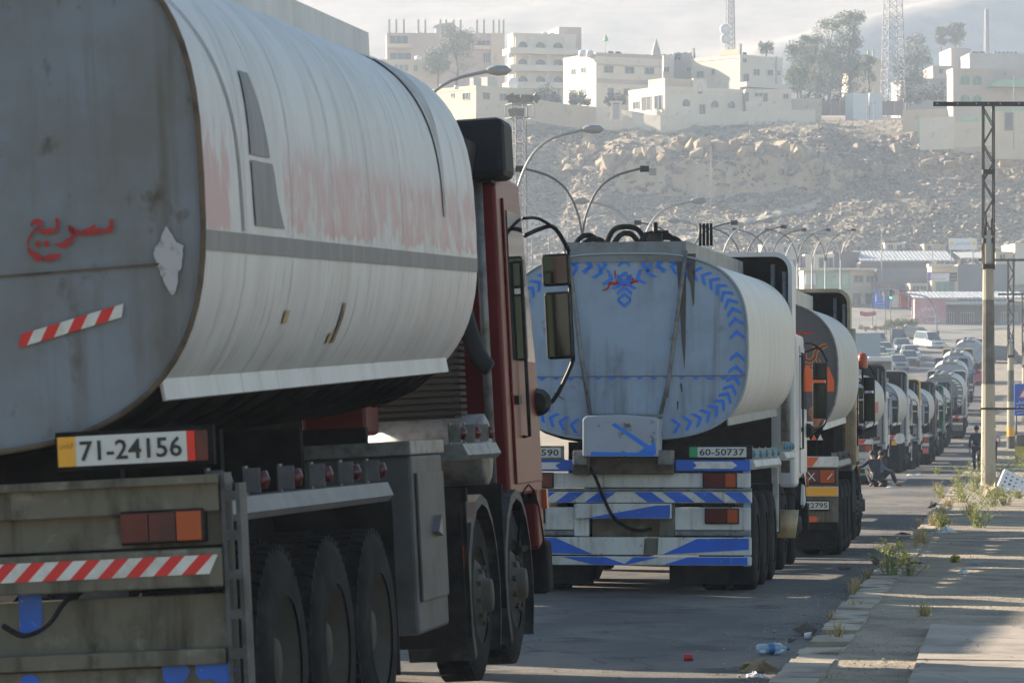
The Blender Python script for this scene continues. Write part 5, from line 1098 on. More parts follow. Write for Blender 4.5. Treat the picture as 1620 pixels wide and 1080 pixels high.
for i, (dx, dz, ry) in enumerate(((-20,30,-.5),(-13,29,-.2),(0,29,.2),(8,30,0),(20,31,.6),(-17,8,-.3),(-6,8,0))):
    k = MB(); k.add([(-.33,-.1,-.3),(.33,-.1,-.3),(.33,-.1,.3),(-.33,-.1,.3),(-.15,.3,-.15),(.15,.3,-.15),(.15,.3,.15),(-.15,.3,.15)], [(0,1,2,3),(7,6,5,4),(0,4,5,1),(1,5,6,2),(2,6,7,3),(3,7,4,0)])
    o = k.build('floodlight', m_steel, fr, loc=(dx/fs_, -hw-.1, fh_+dz/fs_)); o.rotation_euler = (.25, ry, ry)
def pole(label, px, ybot, ytop, d, r_=.09, name='utility_pole', cat='pole', m=None, grp=None):
    s = F/d; root = W(px, ybot, d); k = MB(); k.tube([(0,0,-2), (0,0,(ybot-ytop)/s)], [r_, r_*.7], 6); k.bar((-.5,0,(ybot-ytop)/s-.5), (.5,0,(ybot-ytop)/s-.5), .08); o = k.build(name, m or m_concrete, None, loc=root); return tag(o, label, cat, grp)
pole('thin white pole standing on the open ground below the white cabin', 1372, 218, 113, 520, .08); pole('shorter thin pole beside the tall one below the white cabin', 1382, 217, 158, 520, .08)
pole('lone thin pole halfway up the slope near the tan cliff', 1125, 320, 232, 478, .08); pole('thin pole in front of the pointed gully boulder', 898, 400, 296, 455, .09); pole('thin pole before the arched-window building', 1604, 215, 120, 485, .08)
pole('tall wire pole behind the cream shops', 1395, 470, 370, 440, .1); pole('short wire pole rising behind the grey yard wall', 1475, 440, 388, 445, .08); pole('slender pole left of the shops', 1289, 470, 386, 440, .1)

# ------------------------------------------------------------ shops at the foot of the slope
m_tin = M('corrugated_roof', (.5,.51,.52), .5, .2, c2=(.36,.34,.32), sc=.4, stretch=(6,1,1)); m_yardwall = wallm('grey_yard_wall', (.2,.205,.22)); m_brownshed = wallm('dark_shed_wall', (.17,.14,.13))
def tin(label, x0, x1, y0, y1, d, dd=7, m=None, name='tin_roof', cat='roof'):
    s = F/d; a = W(x0, y1, d); root = thing(name, label, cat, a, AZ); w_ = (x1-x0)/s; up = (y1-y0)/s; k = MB(); n = int(w_/.5)
    vs = []
    for i in range(n*2+1):
        x = w_*i/(n*2); o = .05*(i % 2); vs += [(x, 0, o), (x, dd, up+o)]
    k.add(vs, [(2*i, 2*i+1, 2*i+3, 2*i+2) for i in range(n*2)]); k.build('sheet', m or m_tin, root); k = MB(); k.box(0, w_, 0, .08, -.16, -.02); k.build('fascia', m_frame, root)
    nb = int(w_/3)
    for i in range(0, nb+1, 3): k = MB(); k.box(w_*i/max(nb,1)-.06, w_*i/max(nb,1)+.06, .1, .2, -3, -.17); k.build('roof_post', m_brownshed, root)
    return root
S1_ = House('shop_row', 'cream and green shop building with two openings upstairs and a white fascia', 'shop', 1268, 1272, 1386, 428, 486, 440, m_cream, th=6, depth=7)
S1_.win(1352, 1366, 436, 446, bars=1); S1_.win(1372, 1384, 436, 446, bars=1); S1_.box('fascia_sign', 1316, 1342, 432, 450, wallm('pale_green_sign', (.4,.5,.38)), .25); S1_.box('light_sign', 1274, 1290, 432, 450, m_tankw, .3)
S1_.box('green_upper_wall', 1292, 1346, 428, 458, m_greenw, .12); S1_.box('awning', 1262, 1386, 424, 427, m_wh, 1.3)
for x in (1294, 1312, 1330, 1350, 1370): S1_.win(x, x+12, 464, 484, name='shop_opening', bars=0)
S1b = House('shop', 'dark brick upper storey behind the cream shops', 'building', 1318, 1318, 1360, 398, 430, 455, m_brownshed, th=2, par=.4); S1c = House('shop', 'pale upper room above the cream shops', 'building', 1272, 1274, 1320, 402, 430, 452, m_wh, th=4, par=.4)
S1c.win(1296, 1318, 408, 424, bars=2)
S0 = House('shop', 'low pale building seen past the white tanker roofs', 'building', 1190, 1190, 1266, 400, 450, 450, m_greyw, th=2)
for x in (1200, 1225, 1248): S0.win(x, x+12, 410, 422)
tin('long pale corrugated roof below the slope', 1360, 1512, 394, 412, 452, 9)
S2_ = House('shed', 'dark open shed under the long corrugated roof', 'shed', 1362, 1362, 1466, 414, 430, 450, m_brownshed, th=2, par=0, depth=5)
S2b = House('yard_wall', 'tall stained grey yard wall left of the purple shop sign', 'wall', 1388, 1388, 1470, 424, 478, 440, m_yardwall, th=1, par=0, depth=3)
S3_ = House('kiosk_shop', 'cream-pillared shop under a purple signboard', 'shop', 1472, 1474, 1516, 421, 466, 436, m_cream, th=3, depth=4, par=.2)
S3_.win(1481, 1510, 446, 464, name='shopfront', bars=2, pane=M('shopfront_glass', (.08,.2,.2), .2)); S3_.box('canopy', 1466, 1506, 418, 422, m_wh, 1.5); 
def signboard(label, x0, x1, y0, y1, d, mback, words, mtext, name='signboard', th=0, extra=None):
    s = F/d; root = thing(name, label, 'sign', W(x0, y1, d), AZ+R(th)); w_, h = (x1-x0)/s, (y1-y0)/s; k = MB(); k.box(0, w_, 0, .1, 0, h); b = k.build('board', mback, root)
    for (wd, u, v, uw, vh, mm) in words: text(wd, root, mm or mtext, u*w_, -.01, v*h, uw*w_, vh*h)
    return root, w_, h
m_purple = M('purple_print', (.22,.08,.35), .5); m_signw = M('sign_white', (.65,.65,.68), .4); m_gold2 = M('sign_yellow', (.7,.5,.1), .5); m_signblue = M('road_sign_blue', (.01,.09,.45), .35)
AR1 = 'ﺔﻴﻠﺨﻟﺍ'; AR2 = 'ﻲﻗﺮﺸﻟﺍ'
sgn, w_, h_2 = signboard('purple and white shop signboard with yellow Arabic lettering', 1467, 1502, 430, 444, 434.5, m_signw, [(AR2, .2, .42, .6, .45, m_gold2), (AR1, .2, .1, .6, .22, m_purple)], m_purple)
k = MB(); k.box(0, w_*.16, -.008, -.002, 0, h_2); k.box(w_*.17, w_, -.006, -.002, h_2*.85, h_2); k.build('purple_print', m_purple, sgn)
sgn, _, _ = signboard('dark maroon signboard beside the purple one', 1502, 1514, 431, 445, 434.6, M('maroon_board', (.06,.02,.04), .5), [(AR1, .1, .5, .8, .3, m_gold2), (AR2, .1, .15, .8, .2, m_signw)], m_gold2)
sgn, _, _ = signboard('white rooftop banner with blue edging above the corrugated roof', 1501, 1545, 377, 395, 446, m_signw, [(AR2+' '+AR1, .22, .3, .55, .4, M('sign_skyblue', (.1,.25,.6), .5))], None, th=-6)
for u in (.08, .9): k = MB(); k.lathe([(-.01,.001),(-.01,.3),(0,.3)], 14, 'y', (3.6*u+.1, -.01, .8)); k.build('round_emblem', m_gold2, sgn)
k = MB(); k.tube([(.3,.2,-3),(.3,.2,.1)], .08, 5); k.build('post', m_mast, sgn); k = MB(); k.tube([(3.2,.2,-3),(3.2,.2,.1)], .08, 5); k.build('post', m_mast, sgn)
S4_ = House('yard_wall', 'large plain grey wall right of the shopfront', 'wall', 1516, 1516, 1598, 418, 466, 437, m_yardwall, th=1, par=0, depth=4)
tin('faded roof over the right-hand yard', 1520, 1640, 396, 408, 455, 8)
H5 = House('house', 'pale house end at the right edge above the yard roofs', 'house', 1606, 1606, 1650, 385, 440, 452, m_wh, th=2, par=.3)
S5 = House('market_wall', 'pink painted wall with white Arabic writing', 'wall', 1446, 1447, 1497, 473, 519, 406, M('pink_wall_paint', (.5,.24,.26), .7, c2=(.55,.36,.36), sc=.6), th=2, par=0, depth=5)
for (wd, xa, xb, ya, yb) in ((AR2, 1458, 1480, 484, 493), (AR1, 1460, 1482, 497, 503), (AR2, 1456, 1486, 506, 512)): text(wd, S5.root, m_signw, S5.X(xa), -.012, S5.Z(yb), S5.X(xb)-S5.X(xa), S5.Z(ya)-S5.Z(yb))
tin('sagging pale canopy over the market stalls', 1444, 1625, 460, 471, 405.8, 6)
S6 = House('market_stall', 'row of dark market stalls with grilles beside the pink wall', 'stall', 1497, 1497, 1640, 482, 519, 407, m_brownshed, th=1, par=0, depth=3)
for x, m_ in ((1489, None), (1511, None), (1521, None), (1549, m_panegreen), (1575, None), (1590, m_panegreen)): S6.win(x+10, x+19, 495, 515, name='grille_panel', bars=2, pane=m_)
k = MB(); k.bar((S6.X(1540), -.5, S6.Z(517)), (S6.X(1532), -.4, S6.Z(498)), .5, .05); k.build('leaning_door', m_gold, S6.root)
tin('torn awning strip above the stalls', 1498, 1600, 475, 480, 405, 1.5, m=m_wh)
lw = yardwall('low pale wall along the far side of the junction', [(1440,532,392),(1500,527,392),(1600,520,392)], 4, 392, m_wh, name='low_wall')
# blue direction board on posts, red cloth, traffic lights
bs, w_, h_2 = signboard('small blue direction sign on two posts at the junction', 1379, 1403, 477, 487, 392, m_signblue, [(AR2+' '+AR1, .15, .5, .7, .35, m_signw), (AR1, .15, .12, .7, .25, m_signw)], m_signw)
for u in (.08, .92): k = MB(); k.tube([(w_*u, .15, -2.2), (w_*u, .15, h_2)], .05, 6); k.build('post', m_mast, bs)
rc = thing('cloth_banner', 'faded red cloth banner strung between posts beside the blue direction sign', 'banner', W(1360, 512, 391), AZ)
k = MB(); k.grid(lambda u, v: (u*1.9, .08*math.sin(u*9), 1.0+.5*v-.15*math.sin(u*PI)), 10, 3); k.build('cloth', M('faded_red_cloth', (.4,.1,.12), .8), rc)
for x in (0, 1.9): k = MB(); k.tube([(x,0,-.5),(x,0,1.6)], .04, 5); k.build('post', m_concrete, rc)
m_greenlamp = M('lit_green_lamp', (.0,.5,.25), .3, emit=(.05,.9,.45,2.2)); m_offlamp = M('unlit_lamp', (.03,.02,.02), .3)
def tl_head(root, x, z, y=0):
    k = MB(); k.box(x-.17, x+.17, y-.14, y+.14, z-.55, z+.55); h = k.build('signal_head', m_black, root, bevel=.03)
    for i, mm in enumerate((m_greenlamp, m_offlamp, m_offlamp)):
        k = MB(); k.lathe([(-.03,.001),(-.03,.11),(0,.11)], 12, 'y', (x, y-.14, z-.35+.35*i)); k.build('lamp', mm, h)
        k = MB(); k.smooth = True; k.add([(x+.14*math.cos(q), y-.14-a, z-.35+.35*i+.14*math.sin(q)) for a in (0, .2) for q in [PI*j/6 for j in range(7)]], [(j, j+1, j+8, j+7) for j in range(6)]); k.build('visor', m_black, h)
t1 = thing('traffic_light', 'traffic light on a long curved arm with a second green signal at its foot', 'traffic light', W(1483, 556, 372), AZ)
s_ = F/372; k = MB(); k.tube(smoothline([(0,0,-.5), (-.05,0,2.5), (-.3,0,4.6), (-1.0,0,5.9), (-2.2,0,6.3), (-4.1,0,6.45)], 4), .07, 8); k.build('mast_arm', m_mast, t1); tl_head(t1, 0, 1.75, -.2)
t2 = thing('traffic_light', 'traffic light showing green, hanging above the blue direction sign', 'traffic light', W(1409, 545, 365), AZ)
k = MB(); k.tube([(-.0,.1,-.5), (-.0,.1,6.4)], .05, 6); k.build('post', m_mast, t2); tl_head(t2, 0, 5.45)
# rubble edge and weeds of the junction island
for i in range(16):
    p = W(1362 + i*5.4, 519 + random.uniform(-3, 3), 388); o = inst(random.choice(RT), 'stone', None, (p.x, p.y, p.z), (0, 0, i), (random.uniform(.4,1.0), .6, random.uniform(.4,.8))); tag(o, 'pale stone in the line edging the junction island', 'stone', 'stones edging the junction island')
for i in range(5): tree('weed_clump', 'yellow-green weed clump on the junction island', 'weeds', 1406 + i*10, 516, 504, 14, 392, m=leafmat('yellow_weed', (.26,.25,.1), (.2,.21,.08)), seed=60+i, nleaf=260, trunk=False, leaf=.25, group='weed clumps on the junction island')

# more small shops, shacks and clutter between the wall and the slope
for (lab, x0, x1_, y0, y1_, d, m, wins) in (
    ('low brown shack between the cream shops and the grey yard wall', 1386, 1420, 446, 480, 436, m_brownshed, ((1392,1402,458,474),(1406,1416,458,474))),
    ('pale kiosk with a blue shutter beside the shopfront pillar', 1440, 1468, 448, 470, 434, m_cream, ((1444,1454,453,466),(1457,1465,453,466))),
    ('small block room on the roof line right of the nearest pole', 1575, 1602, 398, 420, 452, m_tan, ((1582,1590,403,410),)),
    ('white-walled room behind the long corrugated roof', 1400, 1432, 384, 398, 470, m_wh, ((1406,1412,388,394),(1420,1426,388,394))),
    ('brown block room left of the rooftop banner', 1462, 1496, 386, 400, 468, m_tan, ((1468,1474,389,395),)),
    ('grey flat-roofed store behind the vent pipes', 1205, 1262, 386, 404, 466, m_greyw, ((1215,1224,391,398),(1240,1249,391,398)))):
    hh = House('shop', lab, 'shop', x0, x0, x1_, y0, y1_, d, m, th=2, par=.3, depth=4)
    for w4 in wins: hh.win(*w4, bars=1, pane=m_bluepane if False else None)
for i, (px, col, nm) in enumerate(((1386, m_blue, 'blue'), (1397, m_wh, 'white'), (1425, m_redp, 'red'), (1436, m_wh, 'cream'))):
    k = MB(); k.box(0, 1.9, 0, .9, 0, 1.5); k.box(-.3, 2.2, -.8, 1, 2.1, 2.18); k.box(0, .08, -.7, -.62, 0, 2.1); k.box(1.82, 1.9, -.7, -.62, 0, 2.1); k.box(0, .08, .7, .78, 1.5, 2.1); k.box(1.82, 1.9, .7, .78, 1.5, 2.1)
    p = W(px, 486, 424); o = k.build('street_stall', col, None, loc=p); o.rotation_euler.z = AZ; tag(o, nm + ' roadside stall with a flat awning below the grey yard wall', 'stall')
# ------------------------------------------------------------ lamp columns in the median
m_lampgrey = M('lamp_column_steel', (.32,.33,.34), .5, .3); m_lampdark = M('dark_lamp_arm', (.07,.075,.08), .5, .2); m_lens = M('lamp_glass', (.3,.31,.32), .2)
def lamp_column(label, px, ytip, d, dark, y0=None):
    s = F/d; top = W(px, ytip, d); zg = gz(top.x, min(top.y, 395)) ; H_ = top.z - zg
    root = thing('street_lamp', label, 'street lamp', (top.x, top.y, zg), AZ, 'double-armed lamp columns in the median')
    m = m_lampdark if dark else m_lampgrey
    k = MB(); k.tube([(0,0,-.3), (0,0,H_-2.2)], [.1,.06], 8); k.build('column', m_lampgrey, root)
    for s_ in (1, -1):
        k = MB(); k.tube(smoothline([(0,0,H_-2.3), (.12*s_,0,H_-1.5), (.5*s_,0,H_-.65), (1.1*s_,0,H_-.15), (2.0*s_,0,H_+.08 if not dark else H_+.12)], 4), .045, 6); a = k.build('arm', m, root)
        k = MB(); k.smooth = True
        if dark: k.smooth = False; k.box(1.95*s_, 2.25*s_, -.14, .14, H_+.0, H_+.2); k.build('lamp_box', m_black, a); k = MB(); k.box(2.251*s_, 2.5*s_, -.13, .13, H_-.12, H_+.12)
        else:
            k.lathe([(0,.03),(.06,.09),(.25,.13),(.5,.11),(.62,.0)], 12, 'x', (1.95*s_ if s_ > 0 else -2.57, 0, H_+.1))
        k.build('lamp_head', m_lens, a)
cols = [(230,-8,62,0),(640,118,80,0),(814,210,96,0),(921,272,113,1),(1012,322,129,0),(1085,356,146,1),(1140,352,160,0),(1176,362,175,1),(1198,364,190,0),(1217,366,204,1),(1240,370,218,0),(1262,366,230,1),(1285,370,240,0),(1306,366,250,1),(1330,366,258,0)]
descr = ['nearest lamp column, rising above the red-cabbed tanker','lamp column whose lamp shows above the near tank against the low house','pale lamp column with its arm just right of the near cab','black-armed lamp column left of the blue-chevron tanker top','pale lamp column above the hoses of the blue-chevron tanker','black-headed lamp column behind the vent pipes of the chevron tanker']
for i, (px, yt, d, dk) in enumerate(cols):
    lamp_column(descr[i] if i < len(descr) else ['pale','black-headed'][dk] + ' lamp column, number %s from the vent pipes in the receding row' % ['one','two','three','four','five','six','seven','eight','nine'][i-6], px, yt, d, dk)
# single-armed lamp columns beyond
# ------------------------------------------------------------ power poles on the verge
m_iron = M('black_lattice_iron', (.008,.008,.009), .6, c2=(.03,.022,.018), sc=6)
m_pole = M('aged_concrete_pole', (.4,.35,.27), .85, c2=(.3,.26,.2), sc=1.4, stretch=(1,1,.4), c3=(.16,.14,.11), sc3=5, lo3=.62, hi3=.7, bump=.004, bsc=20)
m_poledark = M('soot_band', (.10,.095,.085), .85, c2=(.17,.15,.12), sc=3)
def power_pole(label, px, ybot, ytop, d, ysplit, bands=(), arms=1.62):
    s = F/d; base = W(px, ybot, d); root = thing('power_pole', label, 'power pole', base, AZ, 'power poles along the verge'); H_ = (ybot-ytop)/s; zc = (ybot-ysplit)/s
    k = MB(); k.smooth = False; w0, w1 = .205, .14
    for z0, z1_, m in bands or [(-.5, zc, m_pole)]:
        b = MB(); a0 = w0+(w1-w0)*z0/zc; a1 = w0+(w1-w0)*z1_/zc
        def oc(a, z): return [(a*c[0], a*c[1], z) for c in ((-1,-.6),(-.6,-1),(.6,-1),(1,-.6),(1,.6),(.6,1),(-.6,1),(-1,.6))]
        b.add(oc(a0, z0)+oc(a1, z1_), [(i, (i+1) % 8, 8+(i+1) % 8, 8+i) for i in range(8)] + [tuple(range(8))[::-1], tuple(range(8, 16))]); b.build('concrete_shaft', m, root)
    a = .15; zt = H_
    for x, y in ((-a,-a),(a,-a),(a,a),(-a,a)): k = MB(); k.bar((x,y,zc-.9), (x,y,zt), .045); k.build('lattice_upright', m_iron, root)
    n = 7
    for i in range(n):
        z0 = zc + .1 + (zt-zc-.2)*i/n; z1_ = zc + .1 + (zt-zc-.2)*(i+1)/n; q = 1 if i % 2 else -1
        for y in (-a, a): k = MB(); k.bar((-a*q,y,z0), (a*q,y,z1_), .03); k.build('lattice_brace', m_iron, root)
    for z in (zc-.05, zc-.8, zc+(zt-zc)*.5): k = MB(); k.box(-a-.02, a+.02, -a-.02, a+.02, z-.07, z+.07); k.build('clamp_band', m_iron, root)
    k = MB(); k.box(-arms, arms, -.06, .06, zt-.04, zt+.09); c = k.build('cross_arm', m_iron, root)
    for x in (-1.5, -.9, -.35, 0, .35, .9, 1.5):
        if abs(x) < arms: k = MB(); k.box(x-.02, x+.02, -.064, -.061, zt+.01, zt+.045); k.build('bolt', m_lens, c)
    k = MB(); k.box(-.09, .06, -.2, -.155, zc-.7, zc+.25); k.build('insulator_casing', m_lens, root); k = MB(); k.tube([(-.1,-.18,zc+.1), (-.1,-.18,zc+.7)], .035, 6); k.tube([(.08,-.18,zc+.1), (.08,-.18,zc+.6)], .035, 6); k.build('fuse_unit', m_iron, root)
    return root
zc1 = (770-378)/(F/98)
pp1 = power_pole('nearest power pole, tall concrete shaft with black lattice top by the rubbish heap', 1563.5, 772, 166, 98, 378, [(-.5, zc1*.42, m_pole), (zc1*.42, zc1*.76, m_poledark), (zc1*.76, zc1, m_pole)])
k = MB(); k.box(-.26, 1.25, -.24, -.2, 2.3, 2.36); k.build('side_bar', m_iron, pp1)
d2 = 182; zc2 = (722-540)/(F/d2)
power_pole('second power pole, its black lattice just right of the nearest pole', 1599, 722, 412, d2, 540, [(-.5, 1.1, m_poledark), (1.1, 1.6, m_yellow), (1.6, 3.0, m_pole), (3.0, zc2*.75, m_poledark), (zc2*.75, zc2, m_pole)], arms=1.75)
power_pole('third power pole at the right edge behind the blue warning sign', 1621, 706, 466, 222, 560, arms=1.75)
# blue warning sign
sg, w_, h_2 = signboard('blue road sign with a red-bordered warning triangle and white Arabic text', 1605, 1641, 607, 657, 150, m_signblue, [(AR2, .08, .34, .42, .13, m_signw), (AR1, .55, .34, .38, .13, m_signw), (AR1, .08, .2, .5, .1, m_signw), (AR2, .08, .04, .3, .08, m_signw)], m_signw, name='road_sign')
for sc_i, mm, yy in ((1, m_tapered, -.012), (.78, m_signw, -.016)):
    k = MB(); cx_, cz_ = w_*.5, h_2*.7; k.flat([(cx_-.36*sc_i, cz_-.2*sc_i-.02*(1-sc_i)), (cx_+.36*sc_i, cz_-.2*sc_i), (cx_, cz_+.38*sc_i)], yy, .003); k.build('warning_triangle', mm, sg)
for z in (.0, .13, .2): k = MB(); k.lathe([(-.004,.001),(-.004,.035),(0,.035)], 10, 'y', (cx_, -.018, cz_-.12+z)); k.build('triangle_dot', m_ink, sg)
k = MB(); k.box(0.01, w_, -.008, -.004, h_2*.17, h_2*.185); k.build('white_rule', m_signw, sg)
for u in (.1, .9): k = MB(); k.tube([(w_*u,.15,-2.0),(w_*u,.15,h_2)], .04, 6); k.build('post', m_mast, sg)
bk = thing('marker_block', 'yellow and black painted concrete block under the blue road sign', 'block', gp(W(1622, 710, 152).x, 151.0, 0), AZ)
k = MB(); k.box(-.45, .5, -.2, .2, 0, .45); k.box(-.45, .5, -.2, .2, .9, 1.4); k.build('dark_band', m_poledark, bk, bevel=.01); k = MB(); k.box(-.45, .5, -.2, .2, .45, .9); k.build('yellow_band', M('dull_yellow', (.4,.36,.08), .7), bk)

# ------------------------------------------------------------ cars and the box lorry waiting at the junction
m_tyre = m_rubber
def car(label, px, ybot, d, col, kind='saloon', yaw=0, front=True):
    p = W(px, ybot, d); root = thing('parked_car', label, 'car', (p.x, p.y, gz(p.x, p.y)), AZ + R(yaw) + (0 if front else PI), 'cars waiting at the junction')
    root.rotation_euler.x = math.atan(.05) * (1 if front else -1)
    w_ = .86; k = MB(); h = 1.42 if kind == 'saloon' else 1.75; bo = .86 if kind == 'saloon' else 1.0
    secs = [(-2.2,.35,.72,.95),(-2.1,.3,.8,1.0),(-.9,.28,bo,1.0),(1.4,.28,bo+.02,1.0),(2.15,.32,bo-.04,.95),(2.22,.4,.7,.92)]
    vs = [];
    for y, z0, z1_, ws in secs: vs += [(-w_*ws, y, z0), (w_*ws, y, z0), (w_*ws*1.0, y, (z0+z1_)/2+.05), (w_*ws*.94, y, z1_), (-w_*ws*.94, y, z1_), (-w_*ws, y, (z0+z1_)/2+.05)]
    n = 6; k.add(vs, [(j*n+i, j*n+(i+1) % n, (j+1)*n+(i+1) % n, (j+1)*n+i) for j in range(5) for i in range(n)] + [tuple(range(n))[::-1], tuple(range(5*n, 6*n))]); k.build('body', col, root, bevel=.04)
    k = MB(); y0, y1_, yr0, yr1 = (-1.0, 1.75, -.25, 1.1) if kind == 'saloon' else (-1.2, 2.1, -.5, 1.95)
    k.add([(-w_*.92, y0, bo), (w_*.92, y0, bo), (w_*.92, y1_, bo), (-w_*.92, y1_, bo), (-w_*.72, yr0, h), (w_*.72, yr0, h), (w_*.72, yr1, h), (-w_*.72, yr1, h)], [(0,1,5,4),(1,2,6,5),(2,3,7,6),(3,0,4,7)]); gl = k.build('cabin_glass', M('car_glass', (.05,.07,.08), .08), root)
    k = MB(); k.box(-w_*.73, w_*.73, yr0-.02, yr1+.02, h-.02, h+.03); k.build('roof', col, root, bevel=.02)
    for s in (1, -1):
        k = MB(); k.bar((s*w_*.9, y0, bo), (s*w_*.72, yr0, h), .05); k.bar((s*w_*.9, y1_, bo), (s*w_*.72, yr1, h), .05); k.build('pillar', col, root)
        k = MB(); k.box(s*w_*.55, s*w_*.9, -2.215, -2.19, .58, .72); k.build('headlight', m_lens, root)
        k = MB(); k.box(s*w_*1.0, s*w_*1.14, -.85, -.72, bo+.02, bo+.14); k.build('mirror', col, root)
        for y in (-1.35, 1.35): k = MB(); k.lathe([(s*.66,.001),(s*.66,.31),(s*.86,.31),(s*.86,.2),(s*.83,.15),(s*.83,.001)], 18, 'x', (0, y, .31)); k.build('wheel', m_tyre, root)
    k = MB(); k.box(-w_*.5, w_*.5, -2.215, -2.19, .55, .7); k.build('grille', m_black, root); k = MB(); k.box(-.26, .26, -2.235, -2.216, .38, .49); k.build('number_plate', m_plate, root)
    k = MB(); k.box(-w_*.96, w_*.96, -2.24, -2.15, .3, .52); k.build('bumper', col if random.random() < .6 else m_black, root)
cc = lambda n, c: M('car_' + n, c, .3)
car('white-framed off-road car, farthest up the waiting lane', 1420, 547, 368, cc('dark', (.06,.055,.06)), 'suv')
car('blue-grey saloon just behind the off-road car', 1427, 561, 356, cc('slate', (.16,.2,.27)))
car('pale grey saloon left of the blue-grey one', 1399, 567, 350, cc('pale', (.4,.42,.42)))
car('white saloon right of the lane between two dark cars', 1440, 571, 345, cc('white', (.55,.56,.57)))
car('yellowish pale car partly hidden at the left of the lane', 1390, 574, 343, cc('sand', (.42,.38,.26)))
car('blue-grey hatchback nearest in the waiting lane', 1421, 591, 332, cc('steel', (.17,.22,.27)))
car('white car at the left side, low in the waiting lane', 1399, 596, 330, cc('white', (.55,.56,.57)))
car('small dark car far left beyond the sand-coloured one', 1389, 549, 366, cc('navy', (.06,.09,.15)))
car('grey saloon tucked between the hatchback and the queue of tankers', 1438, 582, 338, cc('grey', (.25,.26,.28)))
car('dark estate car standing sideways beyond the second power pole', 1592, 562, 338, cc('black', (.03,.03,.04)), 'suv', yaw=80)
car('silver car at the far left end of the waiting traffic', 1378, 560, 358, cc('pale', (.4,.42,.42)))
car('dark saloon crossing the junction beyond the waiting cars', 1452, 541, 376, cc('dark', (.06,.055,.06)), yaw=50)
car('white van-like car turning by the pink wall', 1470, 552, 362, cc('white', (.55,.56,.57)), 'suv', yaw=20)
vn = thing('minibus', 'white minibus roof showing above the tanker with the beacon', 'van', gp(W(1385, 640, 230).x, W(1385, 640, 230).y), AZ)
k = MB(); k.smooth = False; k.prism([(-.95,.5),(.95,.5),(.98,1.5),(.9,2.3),(.7,2.5),(-.7,2.5),(-.9,2.3),(-.98,1.5)], -2.5, 2.6); k.build('body', m_cabwhite, vn, bevel=.06); k = MB(); k.box(-.8,.8,-2.52,-2.501,1.5,2.2); k.build('windscreen', m_glass, vn)
for s in (1,-1):
    for y in (-1.6,1.6): k = MB(); k.lathe([(s*.75,.001),(s*.75,.33),(s*.97,.33),(s*.97,.001)], 16, 'x', (0,y,.33)); k.build('wheel', m_tyre, vn)
vn.location = (W(1385, 640, 230).x, W(1385, 640, 230).y, W(1385, 564, 230).z - 2.5)
bx_ = thing('box_lorry', 'grey-blue box lorry body standing left of the waiting cars', 'lorry', (0,0,0), AZ); pb = W(1366, 570, 300); bx_.location = (pb.x, pb.y, W(1366, 527, 300).z - 3.4)
k = MB(); k.box(-1.2, 1.2, -3, 3.2, .95, 3.4); k.build('cargo_box', M('grey_blue_box', (.2,.27,.32), .5), bx_, bevel=.03); k = MB(); k.box(-1.15, 1.15, 3.3, 5.2, .6, 2.6); k.build('cab', m_cabwhite, bx_, bevel=.08)
for s in (1,-1):
    for y in (-1.9, 4.2): k = MB(); k.lathe([(s*.8,.001),(s*.8,.48),(s*1.15,.48),(s*1.15,.001)], 18, 'x', (0,y,.48)); k.build('wheel', m_tyre, bx_)

# ------------------------------------------------------------ people
def skin(name, joints, edges, m, parent, sub=2):
    me = bpy.data.meshes.new(name); me.from_pydata([j[0] for j in joints], edges, []); o = bpy.data.objects.new(name, me); C.objects.link(o); o.parent = parent; me.materials.append(m)
    o.modifiers.new('skin', 'SKIN'); 
    for i, j in enumerate(joints):
        sv_ = me.skin_vertices[0].data[i]; r = j[1]; sv_.radius = r if isinstance(r, tuple) else (r, r); sv_.use_root = i == 0
    sb = o.modifiers.new('sub', 'SUBSURF'); sb.levels = sub; sb.render_levels = sub
    dg = bpy.context.evaluated_depsgraph_get(); m2 = bpy.data.meshes.new_from_object(o.evaluated_get(dg)); o.modifiers.clear(); o.data = m2; m2.name = name
    for p in m2.polygons: p.use_smooth = True
    return o
m_skin = M('skin', (.3,.17,.11), .6); m_hair = M('black_hair', (.015,.012,.01), .8); m_jkt = M('dark_jacket', (.03,.028,.035), .85); m_trs = M('dark_trousers', (.02,.022,.03), .85); m_shoe = M('shoe', (.02,.018,.016), .6)
m_denim = M('blue_grey_shirt', (.09,.11,.2), .85); m_navy = M('navy_top', (.018,.02,.035), .85); m_pinkc = M('pale_pink_shirt', (.5,.38,.42), .8); m_camo = M('khaki_clothes', (.2,.18,.11), .85)
